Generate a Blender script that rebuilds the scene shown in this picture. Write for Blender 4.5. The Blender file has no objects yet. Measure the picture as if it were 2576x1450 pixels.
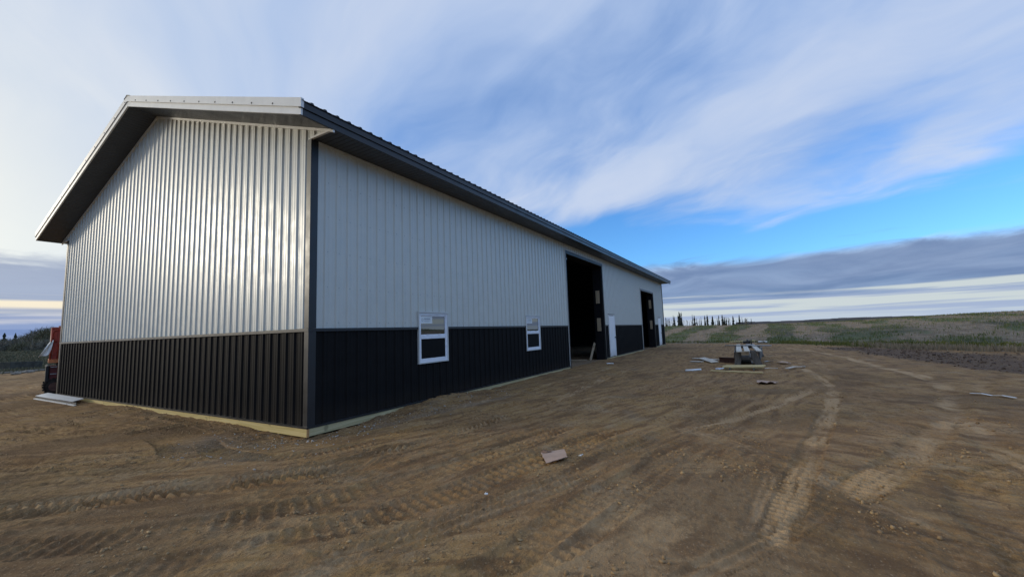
import bpy, bmesh, math, random
import numpy as np
from mathutils import Vector, Matrix

random.seed(7)
np.random.seed(7)
SC = bpy.context.scene
COL = SC.collection
rad = math.radians

# ------------------------------------------------------------------ camera
CAM = Vector((-4.2043, -6.2624, 1.4834))
YAW, PITCH, ROLL, FPX = 0.5242, 0.1036, -0.0356, 1046.07
cam_d = bpy.data.cameras.new('camera')
cam_d.sensor_width = 36.0
cam_d.lens = FPX / 2575.0 * 36.0
cam_d.clip_start = 0.05
cam_d.clip_end = 6000
cam = bpy.data.objects.new('camera', cam_d)
COL.objects.link(cam)
SC.camera = cam
_f = Vector((math.cos(PITCH) * math.cos(YAW), math.cos(PITCH) * math.sin(YAW), math.sin(PITCH)))
_r = Vector((math.sin(YAW), -math.cos(YAW), 0))
_u = _r.cross(_f)
_r2 = _r * math.cos(ROLL) + _u * math.sin(ROLL)
_u2 = _u * math.cos(ROLL) - _r * math.sin(ROLL)
M4 = Matrix(((_r2.x, _u2.x, -_f.x), (_r2.y, _u2.y, -_f.y), (_r2.z, _u2.z, -_f.z))).to_4x4()
M4.translation = CAM
cam.matrix_world = M4

# ------------------------------------------------------------------ exposure
SC.view_settings.view_transform = 'Standard'
SC.view_settings.look = 'None'
SC.view_settings.exposure = 0.0
SC.view_settings.gamma = 1.0
SC.view_settings.use_curve_mapping = False

# ------------------------------------------------------------------ node maths
class NX:
    """tiny expression wrapper round shader math nodes"""
    def __init__(self, nt, s): self.nt, self.s = nt, s
    def _m(self, op, *a):
        n = self.nt.nodes.new('ShaderNodeMath'); n.operation = op
        for i, v in enumerate((self,) + a):
            if isinstance(v, NX): self.nt.links.new(v.s, n.inputs[i])
            else: n.inputs[i].default_value = float(v)
        return NX(self.nt, n.outputs[0])
    def __add__(s, o): return s._m('ADD', o)
    __radd__ = __add__
    def __sub__(s, o): return s._m('SUBTRACT', o)
    def __rsub__(s, o): return (s * -1.0) + o
    def __mul__(s, o): return s._m('MULTIPLY', o)
    __rmul__ = __mul__
    def __truediv__(s, o): return s._m('DIVIDE', o)
    def abs(s): return s._m('ABSOLUTE')
    def pow(s, p): return s._m('POWER', p)
    def max(s, o): return s._m('MAXIMUM', o)
    def min(s, o): return s._m('MINIMUM', o)
    def exp(s): return s._m('EXPONENT')
    def sm(s, a, b, lo=0.0, hi=1.0):
        n = s.nt.nodes.new('ShaderNodeMapRange'); n.interpolation_type = 'SMOOTHSTEP'
        s.nt.links.new(s.s, n.inputs['Value'])
        n.inputs['From Min'].default_value = a; n.inputs['From Max'].default_value = b
        n.inputs['To Min'].default_value = lo; n.inputs['To Max'].default_value = hi
        return NX(s.nt, n.outputs[0])

def n_vec(nt, x, y, z=0.0):
    n = nt.nodes.new('ShaderNodeCombineXYZ')
    for i, v in enumerate((x, y, z)):
        if isinstance(v, NX): nt.links.new(v.s, n.inputs[i])
        else: n.inputs[i].default_value = v
    return n.outputs[0]

def n_noise(nt, vec, scale=1.0, detail=4.0, rough=0.5, dist=0.0):
    n = nt.nodes.new('ShaderNodeTexNoise')
    n.inputs['Scale'].default_value = scale; n.inputs['Detail'].default_value = detail
    n.inputs['Roughness'].default_value = rough; n.inputs['Distortion'].default_value = dist
    if vec is not None: nt.links.new(vec, n.inputs['Vector'])
    return NX(nt, n.outputs[0])

def n_mix(nt, fac, a, b, mode='MIX'):
    n = nt.nodes.new('ShaderNodeMix'); n.data_type = 'RGBA'; n.blend_type = mode
    for sock, v in ((n.inputs[0], fac), (n.inputs[6], a), (n.inputs[7], b)):
        if isinstance(v, NX): nt.links.new(v.s, sock)
        elif isinstance(v, (tuple, list)): sock.default_value = (*v[:3], 1)
        elif isinstance(v, (int, float)): sock.default_value = v
        else: nt.links.new(v, sock)
    return n.outputs[2]

# ------------------------------------------------------------------ world
SUN_AZ, SUN_EL = 118.0, 11.5
sun_dir = Vector((math.cos(rad(SUN_AZ)) * math.cos(rad(SUN_EL)), math.sin(rad(SUN_AZ)) * math.cos(rad(SUN_EL)), math.sin(rad(SUN_EL))))
W = bpy.data.worlds.new('World'); SC.world = W; W.use_nodes = True
wt = W.node_tree; wt.nodes.clear()
w_out = wt.nodes.new('ShaderNodeOutputWorld'); w_bg = wt.nodes.new('ShaderNodeBackground')
wt.links.new(w_bg.outputs[0], w_out.inputs[0])
SKY_K = 0.1
w_bg.inputs[1].default_value = SKY_K
sky = wt.nodes.new('ShaderNodeTexSky'); sky.sky_type = 'NISHITA'; sky.sun_disc = False
sky.sun_elevation = rad(SUN_EL); sky.sun_rotation = rad(90.0 - SUN_AZ)
sky.altitude = 600; sky.air_density = 1.0; sky.dust_density = 0.4; sky.ozone_density = 2.0
tc = wt.nodes.new('ShaderNodeTexCoord')
sep = wt.nodes.new('ShaderNodeSeparateXYZ'); wt.links.new(tc.outputs['Generated'], sep.inputs[0])
dx, dy, dz = (NX(wt, sep.outputs[i]) for i in range(3))
el = dz._m('ARCSINE') * 57.29578
az = dy._m('ARCTAN2', dx) * 57.29578
ang = (dx * sun_dir.x + dy * sun_dir.y + dz * sun_dir.z)._m('ARCCOSINE') * 57.29578   # degrees from the sun
den = dz.max(0.0) + 0.24
qx, qy = dx / den, dy / den
A0 = rad(64)
qa = qx * math.cos(A0) + qy * math.sin(A0)          # along the cirrus streaks
qb = qy * math.cos(A0) - qx * math.sin(A0)
_w1 = n_noise(wt, n_vec(wt, qx * 0.8, qy * 0.8, 11.0), 1.0, 3, 0.5)
_w2 = n_noise(wt, n_vec(wt, qx * 0.8, qy * 0.8, 23.0), 1.0, 3, 0.5)
qa = qa + (_w1 - 0.5) * 0.75; qb = qb + (_w2 - 0.5) * 0.75          # bend the streaks
n_big = n_noise(wt, n_vec(wt, qa * 0.75, qb * 1.15, 9.9), 1.0, 5, 0.5, 0.7)
n_str = n_noise(wt, n_vec(wt, qa * 0.95, qb * 1.75, 16.9), 1.0, 7, 0.50, 0.6)
n_fin = n_noise(wt, n_vec(wt, qa * 2.0, qb * 5.0, 5.3), 1.0, 6, 0.55, 0.8)
n_bank = n_noise(wt, n_vec(wt, az * 0.075, el * 0.42, 2.0), 1.0, 7, 0.58, 0.6)
n_line = n_noise(wt, n_vec(wt, az * 0.035, el * 1.5, 5.0), 1.0, 5, 0.55, 0.3)
left = az.sm(38, 78) * (az.sm(150, 200, 1.0, 0.2))
# clear blue
tint = n_mix(wt, 1.0, sky.outputs[0], (0.95, 1.72, 2.65), 'MULTIPLY')
# high veil of cirrus
gap = (el.sm(6.5, 9.0) * (el + (n_str - 0.5) * 8.0).sm(9.5, 19.0, 1.0, 0.0)) * (1.0 - az.sm(18, 50)) 
cov = n_big * 0.44 + n_str * 0.56 + n_fin * 0.16 - gap * 0.40 + left * 0.20 + 0.02 + el.sm(14, 34) * 0.10
veil = cov.sm(0.37, 0.70)
bright = (n_str * 0.6 + n_big * 0.25 + n_fin * 0.15).sm(0.36, 0.66)
vcol = n_mix(wt, bright, (0.36, 0.51, 0.81), (0.62, 0.70, 0.86))
warm = ang.sm(20, 74, 1.0, 0.0) * el.sm(9, 34, 1.0, 0.42)
vcol = n_mix(wt, warm, vcol, (0.93, 0.92, 0.81))
colr = n_mix(wt, veil * 0.93, n_mix(wt, 1.0, tint, (SKY_K,) * 3, 'MULTIPLY'), vcol)
# low stratus bank all round the horizon
edge = el + (n_bank - 0.5) * 5.0
bank = edge.sm(6.9, 8.4, 1.0, 0.0)
bcol = n_mix(wt, n_bank.sm(0.3, 0.7), (0.155, 0.235, 0.42), (0.27, 0.37, 0.57))
bcol = n_mix(wt, left * 0.65, bcol, (0.40, 0.46, 0.61))
colr = n_mix(wt, bank * 0.96, colr, bcol)
# pale openings under the bank
low = (el + (n_line - 0.5) * 4.2)
open_ = low.sm(2.6, 3.7, 1.0, 0.0)
pale = n_mix(wt, left, (0.60, 0.67, 0.69), (0.20, 0.29, 0.54))
pale = n_mix(wt, n_line.sm(0.46, 0.60) * 0.75, pale, (0.30, 0.39, 0.62))
colr = n_mix(wt, open_, colr, pale)
strip = ((el + (n_line - 0.5) * 1.6 - 4.0).abs().sm(0.15, 0.75, 1.0, 0.0)) * left
colr = n_mix(wt, strip * 0.9, colr, (0.98, 0.88, 0.68))
strip2 = ((el + (n_bank - 0.5) * 2.0 - 2.7).abs().sm(0.1, 0.6, 1.0, 0.0)) * left * n_line.sm(0.42, 0.55)
colr = n_mix(wt, strip2 * 0.7, colr, (0.72, 0.72, 0.74))
hor = el.sm(0.0, 1.6, 1.0, 0.0) * (1.0 - left)
colr = n_mix(wt, hor * 0.6, colr, (0.42, 0.52, 0.72))
# veiled sun behind the clouds, out of frame on the left
glow = (ang * -0.055).exp() * 1.3
colr = n_mix(wt, glow.min(1.0) * el.sm(1, 7), colr, n_mix(wt, 1.0, colr, (1.5, 1.36, 1.08), 'MULTIPLY'))
wt.links.new(n_mix(wt, 1.0, colr, (1.0 / SKY_K,) * 3, 'MULTIPLY'), w_bg.inputs[0])

# ------------------------------------------------------------------ sun (low, veiled by thin cloud)
sl = bpy.data.lights.new('sun', 'SUN'); sl.energy = 1.2; sl.angle = rad(7); sl.color = (1.0, 0.90, 0.74)
so = bpy.data.objects.new('sun', sl); COL.objects.link(so)
so.rotation_euler = sun_dir.to_track_quat('Z', 'Y').to_euler()
so.location = (-30, 40, 30)

# ------------------------------------------------------------------ materials
def new_mat(name):
    m = bpy.data.materials.new(name); m.use_nodes = True
    nt = m.node_tree
    return m, nt, nt.nodes['Principled BSDF']

def setc(nt, sock, v):
    if isinstance(v, NX): nt.links.new(v.s, sock)
    elif isinstance(v, (tuple, list)): sock.default_value = (*v[:3], 1) if len(sock.default_value) == 4 else v
    elif isinstance(v, (int, float)): sock.default_value = v
    else: nt.links.new(v, sock)

def simple_mat(name, col, rough=0.6, spec=0.4, var=0.12, scale=9.0, metal=0.0, bump=0.0, bscale=60.0, stretch=(1, 1, 1), dirt=None, wave=0.0):
    """painted / plain surface: base colour with soft mottling, roughness breakup and fine relief"""
    m, nt, b = new_mat(name)
    tc = nt.nodes.new('ShaderNodeTexCoord')
    mp = nt.nodes.new('ShaderNodeMapping'); mp.inputs['Scale'].default_value = stretch
    nt.links.new(tc.outputs['Object'], mp.inputs[0])
    n = n_noise(nt, mp.outputs[0], scale, 5, 0.6)
    lo = tuple(c * (1 - var) for c in col); hi = tuple(min(1, c * (1 + var)) for c in col)
    c = n_mix(nt, n.sm(0.3, 0.7), lo, hi)
    if dirt is not None:
        geo = nt.nodes.new('ShaderNodeNewGeometry'); s = nt.nodes.new('ShaderNodeSeparateXYZ')
        nt.links.new(geo.outputs['Position'], s.inputs[0]); z = NX(nt, s.outputs[2])
        n3 = n_noise(nt, geo.outputs['Position'], 6.0, 5, 0.6)
        c = n_mix(nt, (z + (n3 - 0.5) * 0.5).sm(0.05, 0.5, dirt, 0.0), c, (0.16, 0.115, 0.075))
    setc(nt, b.inputs['Base Color'], c)
    setc(nt, b.inputs['Roughness'], n.sm(0.2, 0.8, max(0, rough - 0.07), min(1, rough + 0.07)))
    b.inputs['Specular IOR Level'].default_value = spec
    b.inputs['Metallic'].default_value = metal
    if bump:
        n2 = n_noise(nt, mp.outputs[0], bscale, 3, 0.5)
        bp = nt.nodes.new('ShaderNodeBump'); bp.inputs['Strength'].default_value = bump; bp.inputs['Distance'].default_value = 0.004
        nt.links.new(n2.s, bp.inputs['Height']); nt.links.new(bp.outputs[0], b.inputs['Normal'])
        if wave:        # oil-canning of thin sheet
            mw = nt.nodes.new('ShaderNodeMapping'); mw.inputs['Scale'].default_value = (4.5, 4.5, 0.9); nt.links.new(tc.outputs['Object'], mw.inputs[0])
            nw = n_noise(nt, mw.outputs[0], 1.0, 3, 0.5)
            b2 = nt.nodes.new('ShaderNodeBump'); b2.inputs['Strength'].default_value = wave; b2.inputs['Distance'].default_value = 0.010
            nt.links.new(nw.s, b2.inputs['Height']); nt.links.new(b2.outputs[0], bp.inputs['Normal'])
    return m

def wood_mat(name, c0, c1, axis=0, rough=0.75):
    m, nt, b = new_mat(name)
    tc = nt.nodes.new('ShaderNodeTexCoord')
    mp = nt.nodes.new('ShaderNodeMapping')
    sc = [22.0, 22.0, 22.0]; sc[axis] = 1.1
    mp.inputs['Scale'].default_value = sc
    nt.links.new(tc.outputs['Object'], mp.inputs[0])
    g = n_noise(nt, mp.outputs[0], 1.0, 5, 0.6, 0.9)
    k = n_noise(nt, tc.outputs['Object'], 5.0, 3, 0.5)
    c = n_mix(nt, g.sm(0.34, 0.66), c0, c1)
    c = n_mix(nt, k.sm(0.64, 0.72) * 0.55, c, tuple(v * 0.38 for v in c0))      # knots, weather stains
    setc(nt, b.inputs['Base Color'], c); b.inputs['Roughness'].default_value = rough
    b.inputs['Specular IOR Level'].default_value = 0.25
    bp = nt.nodes.new('ShaderNodeBump'); bp.inputs['Strength'].default_value = 0.4; bp.inputs['Distance'].default_value = 0.003
    nt.links.new(g.s, bp.inputs['Height']); nt.links.new(bp.outputs[0], b.inputs['Normal'])
    return m

M = {}
M['white_steel'] = simple_mat('white_steel', (0.54, 0.55, 0.505), 0.36, 0.65, 0.035, 3.0, bump=0.10, bscale=130, dirt=0.0, wave=0.14)
M['dark_steel'] = simple_mat('charcoal_steel', (0.0120, 0.0117, 0.0120), 0.5, 0.05, 0.12, 3.0, bump=0.10, bscale=130, dirt=0.06, wave=0.12)
M['dark_trim'] = simple_mat('charcoal_trim', (0.021, 0.021, 0.022), 0.38, 0.42, 0.08, 4.0)
M['soffit'] = simple_mat('charcoal_soffit', (0.045, 0.047, 0.053), 0.42, 0.45, 0.08, 4.0)
M['white_trim'] = simple_mat('white_trim', (0.66, 0.66, 0.64), 0.40, 0.5, 0.05, 4.0)
M['vinyl'] = simple_mat('white_vinyl', (0.78, 0.81, 0.86), 0.35, 0.5, 0.03, 6.0)
M['beige_trim'] = simple_mat('pale_window_trim', (0.55, 0.56, 0.54), 0.45, 0.4, 0.05, 6.0)
M['door_white'] = simple_mat('white_door_paint', (0.80, 0.80, 0.80), 0.42, 0.4, 0.04, 3.0, dirt=0.35)
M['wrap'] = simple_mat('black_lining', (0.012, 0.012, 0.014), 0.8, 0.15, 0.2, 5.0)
M['skirt'] = wood_mat('treated_lumber', (0.50, 0.38, 0.14), (0.62, 0.49, 0.22), 1)
M['skirt_x_shaded'] = wood_mat('treated_lumber_shaded', (0.40, 0.33, 0.17), (0.52, 0.44, 0.25), 0)  # same lumber on the long wall, its shade put into a duller colour
M['lumber'] = wood_mat('fresh_lumber', (0.52, 0.40, 0.19), (0.66, 0.54, 0.29), 1)
M['plank'] = wood_mat('weathered_plank', (0.44, 0.41, 0.35), (0.64, 0.60, 0.52), 0)
M['grey_wood'] = wood_mat('grey_wood', (0.095, 0.088, 0.078), (0.17, 0.155, 0.135), 2)
M['ply'] = wood_mat('bare_wood_block', (0.40, 0.31, 0.20), (0.52, 0.42, 0.29), 2)
M['card'] = simple_mat('cardboard', (0.44, 0.31, 0.235), 0.85, 0.15, 0.10, 7.0, bump=0.2, bscale=30)
M['card_dark'] = simple_mat('wet_cardboard', (0.20, 0.125, 0.085), 0.85, 0.15, 0.2, 7.0)
M['foam'] = simple_mat('pale_blue_foam', (0.58, 0.66, 0.78), 0.7, 0.25, 0.05, 8.0)
M['white_plastic'] = simple_mat('white_plastic', (0.80, 0.82, 0.83), 0.5, 0.4, 0.05, 8.0)
M['rust'] = simple_mat('brown_steel', (0.105, 0.055, 0.043), 0.7, 0.3, 0.25, 12.0)
M['red'] = simple_mat('red_paint', (0.32, 0.045, 0.028), 0.5, 0.4, 0.22, 5.0)
M['deck_orange'] = simple_mat('orange_deck', (0.55, 0.20, 0.085), 0.6, 0.3, 0.2, 6.0)
M['dark_red'] = simple_mat('dark_red_paint', (0.11, 0.020, 0.018), 0.55, 0.4, 0.25, 5.0)
M['tyre'] = simple_mat('tyre_rubber', (0.028, 0.024, 0.021), 0.85, 0.2, 0.35, 9.0)
M['metal'] = simple_mat('dull_steel', (0.33, 0.34, 0.35), 0.45, 0.5, 0.15, 9.0, metal=0.6)
M['black'] = simple_mat('black_plastic', (0.015, 0.015, 0.016), 0.5, 0.4, 0.2, 9.0)
M['label'] = simple_mat('paper_label', (0.72, 0.76, 0.76), 0.6, 0.3, 0.03, 9.0)
M['print'] = simple_mat('grey_print', (0.33, 0.37, 0.40), 0.6, 0.3, 0.03, 9.0)
M['concrete'] = simple_mat('dark_concrete', (0.070, 0.068, 0.056), 0.9, 0.2, 0.3, 3.0, bump=0.4, bscale=12)
M['stone'] = simple_mat('pale_stone', (0.22, 0.20, 0.17), 0.9, 0.2, 0.25, 9.0)
M['end_grain'] = simple_mat('end_grain', (0.46, 0.25, 0.10), 0.8, 0.2, 0.2, 60.0)

def glass_mat(name, refl, col):
    m, nt, b = new_mat(name)
    b.inputs['Base Color'].default_value = (*col, 1); b.inputs['Roughness'].default_value = 0.25
    b.inputs['Specular IOR Level'].default_value = 0.0
    g = nt.nodes.new('ShaderNodeBsdfGlossy'); g.inputs['Roughness'].default_value = 0.012
    g.inputs['Color'].default_value = (0.82, 0.90, 0.98, 1)
    lw = nt.nodes.new('ShaderNodeLayerWeight'); lw.inputs[0].default_value = 0.35
    f = (NX(nt, lw.outputs['Fresnel']) * 0.5 + refl).min(1.0)
    mx = nt.nodes.new('ShaderNodeMixShader')
    nt.links.new(f.s, mx.inputs[0]); nt.links.new(b.outputs[0], mx.inputs[1]); nt.links.new(g.outputs[0], mx.inputs[2])
    nt.links.new(mx.outputs[0], nt.nodes['Material Output'].inputs[0])
    return m
M['glass'] = glass_mat('window_glass', 0.17, (0.02, 0.02, 0.018))
M['screen'] = simple_mat('insect_screen', (0.008, 0.008, 0.008), 0.7, 0.1, 0.1, 9.0)

def leaf_mat(name, c0, c1, scale=0.7):
    m, nt, b = new_mat(name)
    geo = nt.nodes.new('ShaderNodeNewGeometry')
    n = n_noise(nt, geo.outputs['Position'], scale, 4, 0.6)
    rn = NX(nt, geo.outputs['Random Per Island'])
    setc(nt, b.inputs['Base Color'], n_mix(nt, (n.sm(0.3, 0.7) * 0.5 + rn * 0.5), c0, c1))
    b.inputs['Roughness'].default_value = 0.75; b.inputs['Specular IOR Level'].default_value = 0.2
    return m
M['needles_hazed'] = leaf_mat('spruce_needles_hazed', (0.022, 0.030, 0.026), (0.055, 0.064, 0.050), 0.5)  # lightened: distance haze is mixed into the needle colour
M['bark'] = simple_mat('grey_bark', (0.055, 0.048, 0.042), 0.9, 0.1, 0.3, 4.0)
M['twigs'] = leaf_mat('bare_twigs', (0.09, 0.085, 0.07), (0.20, 0.185, 0.145), 0.6)
M['brush_leaf'] = leaf_mat('dull_brush', (0.085, 0.085, 0.052), (0.17, 0.155, 0.090), 0.5)
M['crop'] = leaf_mat('green_crop', (0.070, 0.096, 0.034), (0.150, 0.180, 0.066), 0.35)
M['crop_yellow'] = leaf_mat('yellow_green_weeds', (0.070, 0.092, 0.026), (0.21, 0.20, 0.050), 0.5)
M['stubble'] = leaf_mat('pale_stubble', (0.20, 0.155, 0.105), (0.36, 0.295, 0.205), 0.5)
M['woods'] = leaf_mat('far_woods', (0.055, 0.058, 0.070), (0.085, 0.085, 0.095), 0.02)

# ------------------------------------------------------------------ mesh helpers
class MB:
    def __init__(self): self.v, self.f, self.mi, self.k = [], [], [], 0
    def quad(self, a, b, c, d):
        n = len(self.v); self.v += [tuple(a), tuple(b), tuple(c), tuple(d)]; self.f.append((n, n + 1, n + 2, n + 3)); self.mi.append(self.k)
    def tri(self, a, b, c):
        n = len(self.v); self.v += [tuple(a), tuple(b), tuple(c)]; self.f.append((n, n + 1, n + 2)); self.mi.append(self.k)
    def hexa(self, p):
        """8 corners: bottom 0-3, top 4-7"""
        n = len(self.v); self.v += [tuple(q) for q in p]
        for f in ((0, 3, 2, 1), (4, 5, 6, 7), (0, 1, 5, 4), (1, 2, 6, 5), (2, 3, 7, 6), (3, 0, 4, 7)):
            self.f.append(tuple(n + i for i in f)); self.mi.append(self.k)
    def box(self, lo, hi):
        (x0, y0, z0), (x1, y1, z1) = lo, hi
        self.hexa([(x0, y0, z0), (x1, y0, z0), (x1, y1, z0), (x0, y1, z0), (x0, y0, z1), (x1, y0, z1), (x1, y1, z1), (x0, y1, z1)])
    def obox(self, c, ax, ay, az):
        c, ax, ay, az = Vector(c), Vector(ax), Vector(ay), Vector(az)
        self.hexa([c - ax - ay - az, c + ax - ay - az, c + ax + ay - az, c - ax + ay - az, c - ax - ay + az, c + ax - ay + az, c + ax + ay + az, c - ax + ay + az])
    def beam(self, p, q, w, h, up=(0, 0, 1)):
        p, q = Vector(p), Vector(q); d = (q - p); L = d.length; d.normalize()
        s = d.cross(Vector(up)); s = s.normalized() if s.length > 1e-4 else Vector((1, 0, 0)); u = s.cross(d)
        self.obox((p + q) / 2, d * L / 2, s * w / 2, u * h / 2)
    def tube(self, pts, r, n=8, caps=True):
        pts = [Vector(p) for p in pts]; rs = r if isinstance(r, (list, tuple)) else [r] * len(pts)
        rings = []
        for i, p in enumerate(pts):
            d = (pts[min(i + 1, len(pts) - 1)] - pts[max(i - 1, 0)]).normalized()
            s = d.cross(Vector((0, 0, 1))); s = s.normalized() if s.length > 1e-3 else Vector((1, 0, 0)); u = s.cross(d)
            b = len(self.v)
            for k in range(n):
                a = 2 * math.pi * k / n
                self.v.append(tuple(p + (s * math.cos(a) + u * math.sin(a)) * rs[i]))
            rings.append(b)
        for i in range(len(rings) - 1):
            for k in range(n):
                self.f.append((rings[i] + k, rings[i] + (k + 1) % n, rings[i + 1] + (k + 1) % n, rings[i + 1] + k)); self.mi.append(self.k)
        if caps:
            self.f.append(tuple(rings[0] + k for k in range(n))[::-1]); self.mi.append(self.k)
            self.f.append(tuple(rings[-1] + k for k in range(n))); self.mi.append(self.k)
    def build(self, name, mat, parent=None, smooth=False, bevel=0.0, mats=None):
        me = bpy.data.meshes.new(name); me.from_pydata(self.v, [], self.f)
        for mm in (mats or [mat]): me.materials.append(mm)
        if mats: me.polygons.foreach_set('material_index', self.mi)
        if smooth: me.polygons.foreach_set('use_smooth', [True] * len(me.polygons))
        me.update()
        return link(name, me, parent, bevel)

def link(name, me, parent=None, bevel=0.0):
    o = bpy.data.objects.new(name, me); COL.objects.link(o)
    if parent is not None:
        o.parent = parent; o.matrix_parent_inverse = Matrix.Translation(-parent.location)
    if bevel:
        md = o.modifiers.new('bevel', 'BEVEL'); md.width = bevel; md.segments = 2; md.limit_method = 'ANGLE'
    return o

def tag(o, label=None, cat=None, group=None, kind=None):
    if label: o['label'] = label
    if cat: o['category'] = cat
    if group: o['group'] = group
    if kind: o['kind'] = kind
    return o

def thing(name, loc, label, cat, group=None):
    o = bpy.data.objects.new(name, None); COL.objects.link(o); o.location = loc; o.empty_display_size = 0.2
    return tag(o, label, cat, group)

# ------------------------------------------------------------------ numpy noise
_rs = np.random.RandomState(11)
_G = _rs.rand(256, 256) * 2 * np.pi
_GX, _GY = np.cos(_G), np.sin(_G)
def perlin(x, y):
    xi = np.floor(x).astype(np.int64); yi = np.floor(y).astype(np.int64)
    xf = x - xi; yf = y - yi
    u = xf * xf * xf * (xf * (xf * 6 - 15) + 10); v = yf * yf * yf * (yf * (yf * 6 - 15) + 10)
    def g(ix, iy, fx, fy):
        return _GX[ix & 255, iy & 255] * fx + _GY[ix & 255, iy & 255] * fy
    a = g(xi, yi, xf, yf); b = g(xi + 1, yi, xf - 1, yf); c = g(xi, yi + 1, xf, yf - 1); d = g(xi + 1, yi + 1, xf - 1, yf - 1)
    return (a + (b - a) * u) * (1 - v) + (c + (d - c) * u) * v
def fbm(x, y, o=4, r=0.5):
    s = 0; a = 1
    for i in range(o):
        s = s + a * perlin(x + i * 37.3, y - i * 19.7); x = x * 2.03; y = y * 2.03; a *= r
    return s
def sstep(a, b, x):
    t = np.clip((x - a) / (b - a), 0, 1); return t * t * (3 - 2 * t)

# ------------------------------------------------------------------ terrain
YC = np.array([8.0, -3.0])
_bp = [(33.4, -1.0), (33.0, -4.8), (29.3, -8.4), (25.4, -10.9), (22.4, -12.7), (20.6, -14.1), (19.3, -15.4), (14, -20), (5, -25), (-10, -27), (-24, -20),
       (-29, -4), (-22, 16), (-8, 29.5), (3, 32.5), (18, 34), (33, 22), (36, 10), (35, 2.5)]
_ba = np.array([math.atan2(p[1] - YC[1], p[0] - YC[0]) for p in _bp]); _br = np.array([math.hypot(p[0] - YC[0], p[1] - YC[1]) for p in _bp])
_o = np.argsort(_ba); _ba, _br = _ba[_o], _br[_o]
_ba = np.concatenate([_ba - 2 * np.pi, _ba, _ba + 2 * np.pi]); _br = np.tile(_br, 3)
def field_s(x, y):
    """metres beyond the edge of the yard (negative inside)"""
    X, Y = x - YC[0], y - YC[1]
    return np.hypot(X, Y) - np.interp(np.arctan2(Y, X), _ba, _br)

def base_z(x, y):
    s = field_s(x, y)
    ang = np.degrees(np.arctan2(y + 6.26, x + 4.2))
    right = sstep(60, 30, ang) * sstep(-130, -90, ang)
    amp = 1.40 - 0.26 * sstep(9, 0, ang) + 0.66 * sstep(-4, -20, ang) + 1.0 * sstep(-24, -42, ang)
    hill = amp * sstep(-1, 46, s) - np.clip(s - 52, 0, 400) * 0.013
    lefth = 1.35 * sstep(2, 34, s) + np.clip(s - 40, 0, 260) * 0.004
    z = right * hill + (1 - right) * lefth
    z = z + np.where(s > 0, 1, 0) * sstep(0, 25, s) * (0.20 * fbm(x * 0.05, y * 0.05, 3))
    z = z + 0.035 * fbm(x * 0.23 + 5, y * 0.23, 3) * sstep(1.2, 5, np.hypot(np.minimum(x, 0), np.minimum(y, 0)) + 0.0 * x)
    # soil against the walls: scooped at the near corner, banked further along
    out_y = np.maximum(-y, 0); out_x = np.maximum(-x, 0)
    near_long = np.exp(-(out_y / 0.55) ** 2) * (x > -0.4)
    near_gab = np.exp(-(out_x / 0.5) ** 2) * (y > -0.4)
    z = z - 0.085 * np.exp(-((x - 0.2) ** 2 + (y - 0.4) ** 2) / 1.1)
    z = z + near_long * 0.115 * np.exp(-((x - 3.2) / 1.35) ** 2) + near_long * 0.03 * sstep(5, 8, x)
    z = z + near_gab * 0.055 * np.exp(-((y - 6.6) / 0.9) ** 2) + near_gab * 0.03 * np.exp(-((y - 10.8) / 0.8) ** 2)
    z = z + 0.038 * fbm(x * 2.6, y * 2.6, 3) * np.maximum(near_long, near_gab)
    return z - 0.012

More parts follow.
